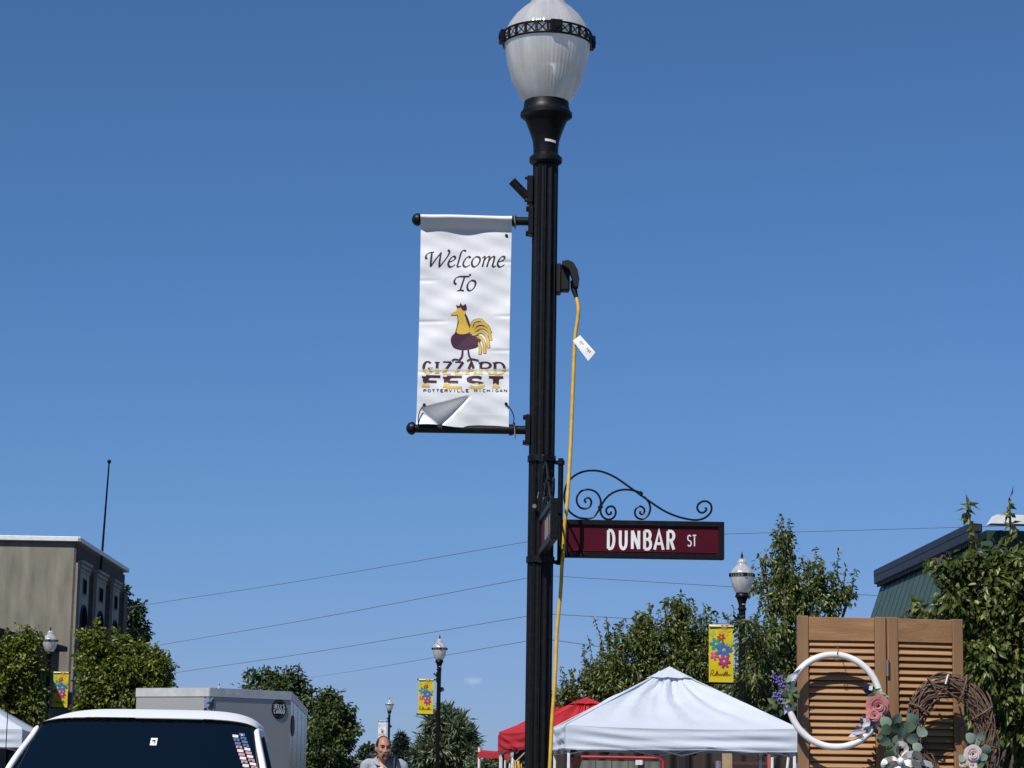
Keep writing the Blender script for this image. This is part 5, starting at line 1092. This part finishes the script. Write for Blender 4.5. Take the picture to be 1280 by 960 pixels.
M['vine'] = mat('grapevine', (.17, .105, .07), .8, c2=(.08, .048, .034), scale=40, detail=4, bump=.3, bscale=90)
gc = at(1188, 919, YS - .07); GW = thing('grapevine_wreath', 'brown twig wreath with eucalyptus, striped bow and blush roses on the right shutter', 'wreath', gc)
gl = lambda x, y, d=0: at(x, y, YS - .07 + d) - gc
r_ = rnd(9); b = MB(); R0 = 45 / FPX * 8.53; n = 56
for s in range(85):
    rr_ = r_.uniform(.0, .036); ph = r_.uniform(0, 6.28); tw = r_.choice((1, 2, 2, 3, -1, -2)); wob = r_.uniform(0, 6.28); th = r_.uniform(.0018, .0036); a0 = r_.uniform(0, 6.28); span = r_.uniform(.45, 1.0); P = []
    ecc = r_.gauss(0, .006)
    for k in range(int(n * span)):
        a = a0 + 2 * math.pi * k / n; q = ph + tw * (a - a0); rad = R0 + rr_ * math.cos(q) + .005 * math.sin(3 * a + wob) + ecc * math.cos(a)
        P.append(Vector((rad * math.cos(a) * 1.0, rr_ * .55 * math.sin(q) + .003 * math.sin(5 * a + wob), rad * math.sin(a) * 1.36)))
    b.tube(P, [th * r_.uniform(.85, 1.15) for _ in P], 5, False)
for s in range(30):                      # loose tendrils
    a = r_.uniform(0, 6.28); p = Vector((R0 * math.cos(a), 0, R0 * math.sin(a))) * r_.uniform(.8, 1.25); b.tube(catmull([p, p + Vector((r_.gauss(0, .012), r_.gauss(-.008, .008), r_.gauss(0, .012))), p + Vector((r_.gauss(0, .02), r_.gauss(-.01, .01), r_.gauss(0, .02)))], 3), .0011, 4, False)
b.build('vine_ring', M['vine'], GW, 180)
for a in (150, 118, 68, 22, -20, -60, 200, 240, 275):
    a = R(a); b = MB(); P = []
    for k in range(22):
        q = 2 * math.pi * k / 22; rad = R0 + .042 * math.cos(q); aa = a + .10 * math.sin(q * .5 + a) ; P.append(Vector((rad * math.cos(aa + .22 * (k / 22 - .5)), .028 * math.sin(q) , rad * math.sin(aa + .22 * (k / 22 - .5)) * 1.36)))
    b.tube(P, .0038, 6, False); b.build('binding_vine', M['vine'], GW, 180)
b = MB(); b.tube([gl(1182, 855, -.03), gl(1184, 847, -.03), gl(1186, 842, .03)], .0035, 6); b.build('zip_tie', M['hoop'], GW)
z5 = lambda x, y, d=0: gl(1080 + x / 7.11, 830 + y / 7.11, d)
for k, (x, y, rr_, mm) in enumerate([(190, 515, 56, 'euca'), (295, 490, 55, 'euca'), (430, 490, 62, 'euca'), (200, 585, 52, 'euca_dk'), (185, 690, 52, 'euca'), (512, 602, 58, 'euca'), (285, 570, 52, 'euca_dk'), (400, 560, 56, 'euca_dk'), (435, 665, 56, 'euca'), (470, 738, 45, 'euca'), (235, 690, 60, 'euca_dk'), (250, 755, 58, 'euca_dk'), (335, 620, 52, 'euca'), (385, 650, 48, 'euca'), (225, 810, 50, 'euca_dk'), (160, 640, 45, 'euca'), (300, 680, 50, 'euca_dk'), (350, 540, 40, 'euca_dk'),
                                     (945, 655, 50, 'euca'), (1042, 640, 44, 'euca'), (1085, 765, 50, 'euca'), (995, 700, 42, 'euca'), (1030, 890, 42, 'euca_dk'), (1060, 830, 38, 'euca'), (870, 840, 36, 'euca')]):
    s_ = 1 / 7.11 / FPX * 8.5
    leaf_obj('eucalyptus_leaf', GW, z5(x, y, -.045 - .004 * (k % 5)), R(r_.uniform(0, 360)), rr_ * 2 * s_, rr_ * 1.9 * s_, M[mm], R(r_.uniform(-28, 28)), .16, R(r_.uniform(-28, 28)), 1)
b = MB()
for P in ([(330, 860), (300, 700), (330, 560), (420, 490)], [(310, 840), (240, 690), (200, 540)], [(340, 850), (420, 720), (500, 620)], [(960, 800), (990, 700), (950, 640)], [(980, 790), (1040, 700), (1060, 630)]): b.tube(catmull([z5(x, y, -.04) for x, y in P], 5), .002, 5)
b.build('stem', M['euca_dk'], GW)
def striped():
    m = mat('striped_ribbon', (.78, .77, .73), .7, c2=(.14, .14, .13), scale=26, detail=3, lo=.40, hi=.47, stretch=(1, 1, .35)); return m
M['ribbon'] = striped()
def loop(pts, w, nm='bow_loop', wob=0):
    P = catmull([z5(x, y, d) for x, y, d in pts], 6); b = MB(); V = []
    for i, p in enumerate(P):
        t_ = (P[min(i + 1, len(P) - 1)] - P[max(i - 1, 0)]).normalized(); sd_ = t_.cross(Vector((.25, -.75, .35))).normalized(); sd_ = (sd_ + Vector((0, .75, 0))).normalized()
        V += [p + sd_ * w / 2, p - sd_ * w / 2]
    b.add(V, [(2 * i, 2 * i + 1, 2 * i + 3, 2 * i + 2) for i in range(len(P) - 1)]); return b.build(nm, M['ribbon'], GW, 180)
loop([(330, 850, -.06), (285, 770, -.075), (300, 715, -.085), (350, 712, -.085), (375, 760, -.075), (340, 850, -.06)], .020)
loop([(330, 860, -.06), (390, 810, -.085), (470, 800, -.09), (485, 850, -.085), (420, 880, -.07), (335, 865, -.06)], .026)
loop([(325, 865, -.06), (270, 840, -.085), (200, 855, -.09), (180, 900, -.085), (240, 915, -.07), (325, 870, -.06)], .026)
loop([(330, 870, -.06), (400, 880, -.085), (470, 900, -.09), (480, 950, -.085), (410, 940, -.07), (330, 875, -.06)], .026)
loop([(320, 870, -.06), (290, 930, -.085), (250, 990, -.09), (300, 1010, -.085), (330, 960, -.07), (328, 875, -.06)], .026)
loop([(340, 870, -.06), (440, 870, -.07), (540, 880, -.07), (620, 905, -.06)], .022, 'bow_tail'); loop([(325, 880, -.06), (290, 1000, -.06), (270, 1180, -.05)], .026, 'bow_tail'); loop([(335, 880, -.06), (380, 1010, -.06), (420, 1180, -.05)], .026, 'bow_tail')
b = MB(); b.ball(z5(325, 862, -.085), (.014, .011, .013), 12, 8); b.build('bow_knot', M['ribbon'], GW, 180)
rose(GW, z5(962, 795, -.05), .034, M['blush'], 4, .8, R(10)); rose(GW, z5(893, 882, -.05), .019, M['cream_rose'], 5, .8); rose(GW, z5(965, 905, -.045), .022, M['blush'], 6, .8)
b = MB(); P = [gl(1240, 931, .02), gl(1243, 960, .03), gl(1243, 1060, .03), gl(1226, 1060, .03), gl(1236, 955, .02)]; b.add(P, [(0, 1, 4), (1, 2, 3, 4)]); b.build('white_ribbon', M['hoop'], GW)

# ---------------------------------------------------------------- people
def skinmat(n, c): return mat(n, c, .5, c2=tuple(x * .85 for x in c), scale=14, spec=.4)
def person(label, loc, rz, H, cols, head_turn=0, bald=False, seed=0, collar=True, drop=0):
    t = thing('person', label, 'person', loc, rz); k = H / (1.8 - drop); b = MB(); Rh = RZ(head_turn); hc_ = Vector((0, -.02 - drop * .8, 1.685 - drop))
    def cap(p, q, r0, r1, n=10):
        p, q = Vector(p), Vector(q); b.tube([p, p.lerp(q, .5), q], [r0, (r0 + r1) / 2, r1], n); b.ball(p, r0, n, 6); b.ball(q, r1, n, 6)
    h = lambda x, y, z: hc_ + Rh @ Vector((x, y, z))
    b.ball(hc_ + Rh @ Vector((0, .012, .015)), (.074, .094, .105), 18, 12, Rh); b.ball(h(0, -.02, -.05), (.058, .068, .075), 16, 10, Rh)          # skull, jaw
    b.ball(h(0, -.062, -.098), (.030, .026, .024), 10, 8, Rh); cap(h(0, -.088, .018), h(0, -.104, -.030), .008, .012); b.ball(h(0, -.072, .034), (.05, .022, .014), 12, 6, Rh)
    for s in (-1, 1): b.ball(h(s * .078, .015, -.008), (.010, .019, .029), 8, 8, Rh); b.ball(h(s * .018, -.098, -.034), (.010, .012, .009), 6, 6, Rh); b.ball(h(s * .042, -.062, -.02), (.024, .02, .02), 8, 6, Rh)
    b.ball(h(0, -.086, -.064), (.026, .014, .008), 8, 6, Rh); b.ball(h(0, -.084, -.074), (.022, .014, .008), 8, 6, Rh)
    cap((0, .01, 1.47), (0, -drop * .7, 1.62 - drop), .062, .055)
    b.ball((0, .01, 1.33), (.175, .115, .20), 18, 12); b.ball((0, .0, 1.10), (.16, .115, .20), 18, 12); b.ball((0, .0, .97), (.165, .115, .12), 18, 10); cap((-.16, .01, 1.45), (.16, .01, 1.45), .062, .062); b.ball((0, .02, 1.47), (.12, .075, .07), 14, 8)
    for s in (-1, 1):
        cap((s * .19, .01, 1.435), (s * .245, .03, 1.15), .058, .045); cap((s * .245, .03, 1.15), (s * .25, -.07, .92), .044, .030)
        b.ball((s * .25, -.085, .86), (.022, .04, .05), 10, 8)
        for j, (dy, ln) in enumerate([(-.03, .07), (-.012, .085), (.006, .08), (.022, .065)]): cap((s * .252, -.085 + dy, .825), (s * .246, -.09 + dy * .8, .825 - ln), .0095, .008, 6)
        cap((s * .24, -.115, .87), (s * .225, -.145, .83), .011, .009, 6)
        cap((s * .09, 0, .93), (s * .10, -.01, .50), .085, .058); cap((s * .10, -.01, .50), (s * .105, .02, .09), .056, .040); b.ball((s * .11, -.05, .045), (.045, .125, .045), 12, 8)
    o = b.build('tmp', M['white']); md = o.modifiers.new('r', 'REMESH'); md.mode = 'VOXEL'; md.voxel_size = .0095; sm = o.modifiers.new('s', 'SMOOTH'); sm.factor = .5; sm.iterations = 4
    dg = bpy.context.evaluated_depsgraph_get(); me = bpy.data.meshes.new_from_object(o.evaluated_get(dg)); me.name = 'body'; bpy.data.objects.remove(o)
    me.materials.clear(); mats = [cols[c_] for c_ in ('skin', 'shirt', 'trousers', 'shoes')]
    for m_ in mats: me.materials.append(m_)
    mi = []
    for p in me.polygons:
        c_ = p.center; x, y, z = abs(c_.x), c_.y, c_.z
        neck = (z > 1.505 + .0 * x and not (y > .05 and z < 1.54)) or (drop and y < -.055 and z > 1.47) or (collar and y < -.02 and z > 1.36 and x < (z - 1.34) * .42)
        if z < .085: i = 3
        elif z < .97 and x < .215: i = 2
        elif neck and x < .12: i = 0
        elif x > .20 and z < 1.12: i = 0
        else: i = 1
        mi.append(i)
    me.polygons.foreach_set('material_index', mi); me.polygons.foreach_set('use_smooth', [True] * len(mi)); bo = obj('body', me, t); bo.scale = (k, k, k)
    # hair: a cap hugging the skull, receding at the brow
    b = MB(); nu, nv = 28, 14; V = []; Fs = []
    for i in range(nv + 1):
        p = math.pi * (i / nv) - math.pi / 2
        for j in range(nu):
            a = 2 * math.pi * j / nu; g = 1.06 + .02 * math.sin(a * 9 + i * 2)
            V.append(hc_ + Rh @ Vector((.074 * g * math.cos(p) * math.cos(a), .012 + .096 * g * math.cos(p) * math.sin(a), .018 + .104 * g * math.sin(p))))
    for i in range(nv):
        for j in range(nu):
            a = 2 * math.pi * (j + .5) / nu; p = math.pi * ((i + .5) / nv) - math.pi / 2; fy = math.cos(p) * math.sin(a); fz = math.sin(p); fx = abs(math.cos(p) * math.cos(a))
            keep = (fy > -.12 and fz > -.45) if not bald else ((fy > -.10 and fz > -.45 and not (fz > .80 and fy < .1)) or (fy > -.38 and fz > .05 and fx > .72))
            if not bald and fz > .62: keep = fy > -.75
            if keep: Fs.append((i * nu + j, i * nu + (j + 1) % nu, (i + 1) * nu + (j + 1) % nu, (i + 1) * nu + j))
    b.add(V, Fs); hb = b.build('hair', cols['hair'], t, 180); hb.scale = (k, k, k)
    b = MB()
    for s in (-1, 1): b.ball(h(s * .033, -.076, .010), (.010, .006, .0055), 8, 6)
    e = b.build('eyes', cols['dark'], t, 180); e.scale = (k, k, k); e['kind'] = 'stuff'
    b = MB()
    for s in (-1, 1): b.tube([h(s * .015, -.094, .028), h(s * .035, -.091, .034), h(s * .055, -.074, .028)], .0038, 5)
    e = b.build('eyebrows', cols['hair'], t, 180); e.scale = (k, k, k); e['kind'] = 'stuff'
    return t, k, h
DK = mat('dark_brown', (.012, .008, .006), .6)
sk1 = skinmat('tanned_skin', (.42, .20, .125)); 
shirt = mat('heather_grey_cloth', (.36, .38, .42), .9, c2=(.23, .26, .31), scale=60, detail=2, bump=.9, bscale=11)
jean = mat('denim', (.05, .07, .13), .9); shoe = mat('shoe_black', (.02, .02, .02), .7)
pm = at(481, 921.5, 25.0)
MAN, kM, hM = person('balding man in heather grey shirt walking in the street beyond the pickup', (pm.x, 25.0, 0), R(-4), pm.z, dict(skin=sk1, shirt=shirt, trousers=jean, shoes=shoe, hair=mat('dark_hair', (.016, .011, .009), .7), dark=DK), R(22), True, 1, drop=.075)
b = MB()
for s in (-1, 1): b.tube([hM(s * .004, -.112, -.048), hM(s * .025, -.097, -.055), hM(s * .036, -.082, -.078), hM(s * .028, -.083, -.100)], [.006, .007, .006, .006], 6)
b.ball(hM(0, -.088, -.106), (.024, .016, .014), 8, 6, RZ(R(22))); g_ = b.build('goatee', mat('greying_beard', (.13, .085, .065), .8), MAN, 180); g_.scale = (kM, kM, kM)
for s in (-1, 1):
    b = MB(); V = [Vector((s * .055, .03, 1.555)), Vector((s * .075, -.045, 1.525)), Vector((s * .03, -.10, 1.44)), Vector((s * .075, -.105, 1.455)), Vector((s * .115, -.04, 1.50)), Vector((s * .09, .04, 1.52))]
    b.add(V + [v + Vector((0, -.006, -.004)) for v in V], [(0, 1, 4, 5), (1, 2, 3, 4), (6, 7, 10, 11), (7, 8, 9, 10), (2, 3, 9, 8), (3, 4, 10, 9), (0, 1, 7, 6), (1, 2, 8, 7)]); c_ = b.build('collar', shirt, MAN, 60); c_.scale = (kM, kM, kM)
b = MB(); b.tube([(-.02, -.098, 1.42), (0, -.105, 1.38), (.0, -.115, 1.30)], [.035, .03, .012], 8); u_ = b.build('undershirt', M['white'], MAN, 60); u_.scale = (kM, kM, kM)
CB = thing('chair_bag', 'dark folding chair bag slung behind the neck of the grey shirted man', 'bag', (pm.x, 25.16, 0))
b = MB(); q0, q1 = at(461, 942, 25.17) - CB.location, at(506, 951, 25.24) - CB.location; q1.z -= .25; b.tube([q0 + (q0 - q1) * .001, q0.lerp(q1, .03), q0.lerp(q1, .97), q1], [.035, .05, .055, .04], 12); b.build('sleeve', M['black_dull'], CB, 50)
b = MB(); b.tube(catmull([at(492, 947, 25.12) - CB.location, at(494, 946, 24.92) - CB.location, at(493, 955, 24.84) - CB.location, at(490, 985, 24.8) - CB.location, at(478, 1020, 24.9) - CB.location, at(490, 1010, 25.16) - CB.location], 6), .024, 8); b.build('strap', M['black_dull'], CB, 60)
b = MB(); p = at(469, 943, 25.1) - CB.location; b.box(p, (.035, .03, .018), None, .006); b.build('buckle', M['bolt'], CB)
sk2 = skinmat('ruddy_skin', (.30, .13, .085)); blk = mat('black_cloth', (.012, .012, .014), .9)
pv = at(716, 938, 31.4); person('vendor in black shirt standing in shade under the white canopy', (pv.x, 31.4, 0), R(70), pv.z, dict(skin=sk2, shirt=blk, trousers=jean, shoes=shoe, hair=mat('black_hair', (.008, .007, .006), .7), dark=DK), R(10))
pv = at(17, 941, 41.6); person('dark haired visitor in shade under the left white canopy', (pv.x, 41.6, 0), R(150), pv.z, dict(skin=skinmat('brown_skin', (.22, .11, .07)), shirt=mat('brown_cloth', (.05, .035, .03), .9), trousers=jean, shoes=shoe, hair=bpy.data.materials['black_hair'], dark=DK), 0)

# ---------------------------------------------------------------- goods under and beside the canopies
p0, p1 = at(722, 946, 33.5), at(829, 948, 33.5); w = p1.x - p0.x
RK = thing('display_rack', 'red framed display rack with grey green cloth panels under the white canopy', 'rack', ((p0.x + p1.x) / 2, 33.5, 0))
b = MB(); z = p0.z; b.tube([(-w / 2, 0, 0), (-w / 2, 0, z - .06), (-w / 2 + .06, 0, z), (w / 2 - .06, 0, z), (w / 2, 0, z - .06), (w / 2, 0, 0)], .022, 8); b.build('frame', mat('red_tube', (.45, .03, .035), .5), RK)
for k in range(5):
    b = MB(); x0, x1 = -w / 2 + .03 + k * (w - .06) / 5, -w / 2 + .03 + (k + 1) * (w - .06) / 5 - .012
    b.grid(lambda u, v: (x0 + (x1 - x0) * u, .01 * math.sin(u * 9 + k) + .012 * math.sin(v * 5 + k), .5 + (z - .55) * v), 8, 6); b.build('cloth_panel', fabric('panel_cloth', (.20, .215, .18), .3) if k == 0 else bpy.data.materials['panel_cloth'], RK, 180)
b = MB(); p = at(799, 953, 33.4); b.box((p.x - RK.location.x, -.04, p.z), (.10, .01, .07)); b.build('price_card', M['print_white'], RK)
def upright(px, py, Y, r, m, nm, lb, cat_):
    p = at(px, py, Y); b = MB(); b.tube([(0, 0, 0), (0, 0, p.z)], r, 8); b.tube([(0, 0, 0), (0, 0, .03)], r * 2.5, 8); o = b.build(nm, m); o.location = (p.x, Y, 0); tag(o, lb, cat_); return o
upright(962, 942, 36, .035, mat('red_pole', (.45, .10, .07), .5), 'red_pole', 'red upright pole below the right end of the white canopy', 'pole')
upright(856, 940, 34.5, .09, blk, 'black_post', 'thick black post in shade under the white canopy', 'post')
upright(898, 951, 35.5, .05, M['chrome'], 'grey_post', 'short grey post in shade beside the tan board', 'post')
p = at(909, 942, 36.5); b = MB(); b.box((0, 0, p.z / 2), (.16, .03, p.z), None, .004)
for z in (.5, 1.2): b.box((0, -.02, z), (.15, .02, .05))
o = b.build('tan_board', mat('tan_board', (.42, .30, .17), .8)); o.location = (p.x, p.y, 0); tag(o, 'tan wooden board standing under the white canopy', 'board')
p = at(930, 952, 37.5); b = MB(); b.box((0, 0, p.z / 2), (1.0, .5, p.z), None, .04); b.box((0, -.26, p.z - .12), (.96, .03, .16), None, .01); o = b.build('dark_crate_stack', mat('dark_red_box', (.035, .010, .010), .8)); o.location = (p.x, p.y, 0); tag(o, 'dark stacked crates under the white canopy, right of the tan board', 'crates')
p = at(984, 945, 33); AF = thing('folded_canopy_frame', 'white folded frame with blue grey cloth beside the left shutter', 'frame', (p.x, p.y, 0))
b = MB(); b.tube([(-.18, 0, 0), (.02, 0, p.z)], .02, 8); b.build('strut', M['white'], AF); b = MB(); b.tube([(-.24, .1, 0), (-.20, .1, p.z - .02)], .022, 8); b.build('strut', M['white'], AF)
b = MB(); b.grid(lambda u, v: (-.12 + .32 * u, .05 + .03 * math.sin(u * 12), (p.z - .05) * v * (.85 + .15 * u)), 12, 6); b.build('cloth', fabric('blue_grey_cloth', (.20, .22, .34), .2), AF, 180)
sx1 = tree('shrub', 'green shrub in the shade seen below the white canopy', 40, 940, [(868, 955, 16, 8), (885, 952, 14, 8), (945, 952, 14, 8), (960, 955, 12, 8), (925, 956, 14, 8)], 2500, (.10, .03), M['leaf_pear'], .04, 31, GR, (), .3, 10, .14, 0); sx1['category'] = 'shrub'
# loudspeaker and cloths by the near post
p = at(652, 939, 44); LS = thing('loudspeaker', 'black loudspeaker on a stand half hidden by the lamp post', 'loudspeaker', (p.x, p.y, 0)); z = p.z
b = MB(); b.box((0, 0, z), (.30, .28, .36), None, .03); b.build('cabinet', M['black_dull'], LS); b = MB(); b.lathe([(.0, 0), (.1, .012), (.11, 0)], 20, (0, -.142, z - .04), M=RX(R(90))); b.build('cone', M['interior'], LS, 40)
b = MB(); b.tube([(0, 0, .5), (0, 0, z - .18)], .02, 8); b.build('pole', M['black'], LS)
for k in range(3): b = MB(); a = k * 2.09; b.tube([(0, 0, .7), (.5 * math.cos(a), .5 * math.sin(a), .01)], .014, 6); b.build('leg', M['black'], LS)
p = at(648, 955, 42); ST = thing('pennant_stick', 'tan stick with yellow and white cloths beside the loudspeaker', 'stick', (p.x, p.y, 0)); L0 = lambda x, y, d=0: at(x, y, 42 + d) - ST.location
b = MB(); q = L0(657, 940); b.tube([L0(640, 957), q], .016, 6); e_ = L0(640, 957); b.tube([(e_.x, e_.y, 0), e_], .02, 6); b.build('stick', mat('tan_stick', (.42, .32, .18), .7), ST)
for k, (x, y, mm, w_) in enumerate([(641, 951, M['hoop'], .11), (645, 955, M['yellow_cord'], .09), (650, 957, M['yellow_cord'], .10), (638, 956, M['hoop'], .08)]):
    b = MB(); c_ = L0(x, y, -.05); b.grid(lambda u, v: c_ + Vector(((u - .5) * w_ * (.6 + .4 * v), .03 * math.sin(u * 8 + k), -.26 * v + .03 * math.sin(u * 5 + k) + .04)), 6, 6); b.build('cloth', mm, ST, 180)

p0, p1 = at(688, 938, 38), at(1002, 940, 38); w = p1.x - p0.x
BD = thing('backdrop_curtain', 'dark brown curtain hanging behind the stall under the white canopy', 'curtain', ((p0.x + p1.x) / 2, 38, 0))
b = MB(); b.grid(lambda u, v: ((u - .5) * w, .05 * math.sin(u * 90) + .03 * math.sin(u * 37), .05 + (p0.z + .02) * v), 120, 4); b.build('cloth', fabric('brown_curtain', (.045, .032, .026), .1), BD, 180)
b = MB(); b.tube([(-w / 2, 0, p0.z + .07), (w / 2, 0, p0.z + .07)], .02, 8); b.build('rail', M['black'], BD)
for s in (-1, 1): b = MB(); b.tube([(s * w / 2, .05, 0), (s * w / 2, .05, p0.z + .1)], .022, 8); b.build('post', M['black'], BD)
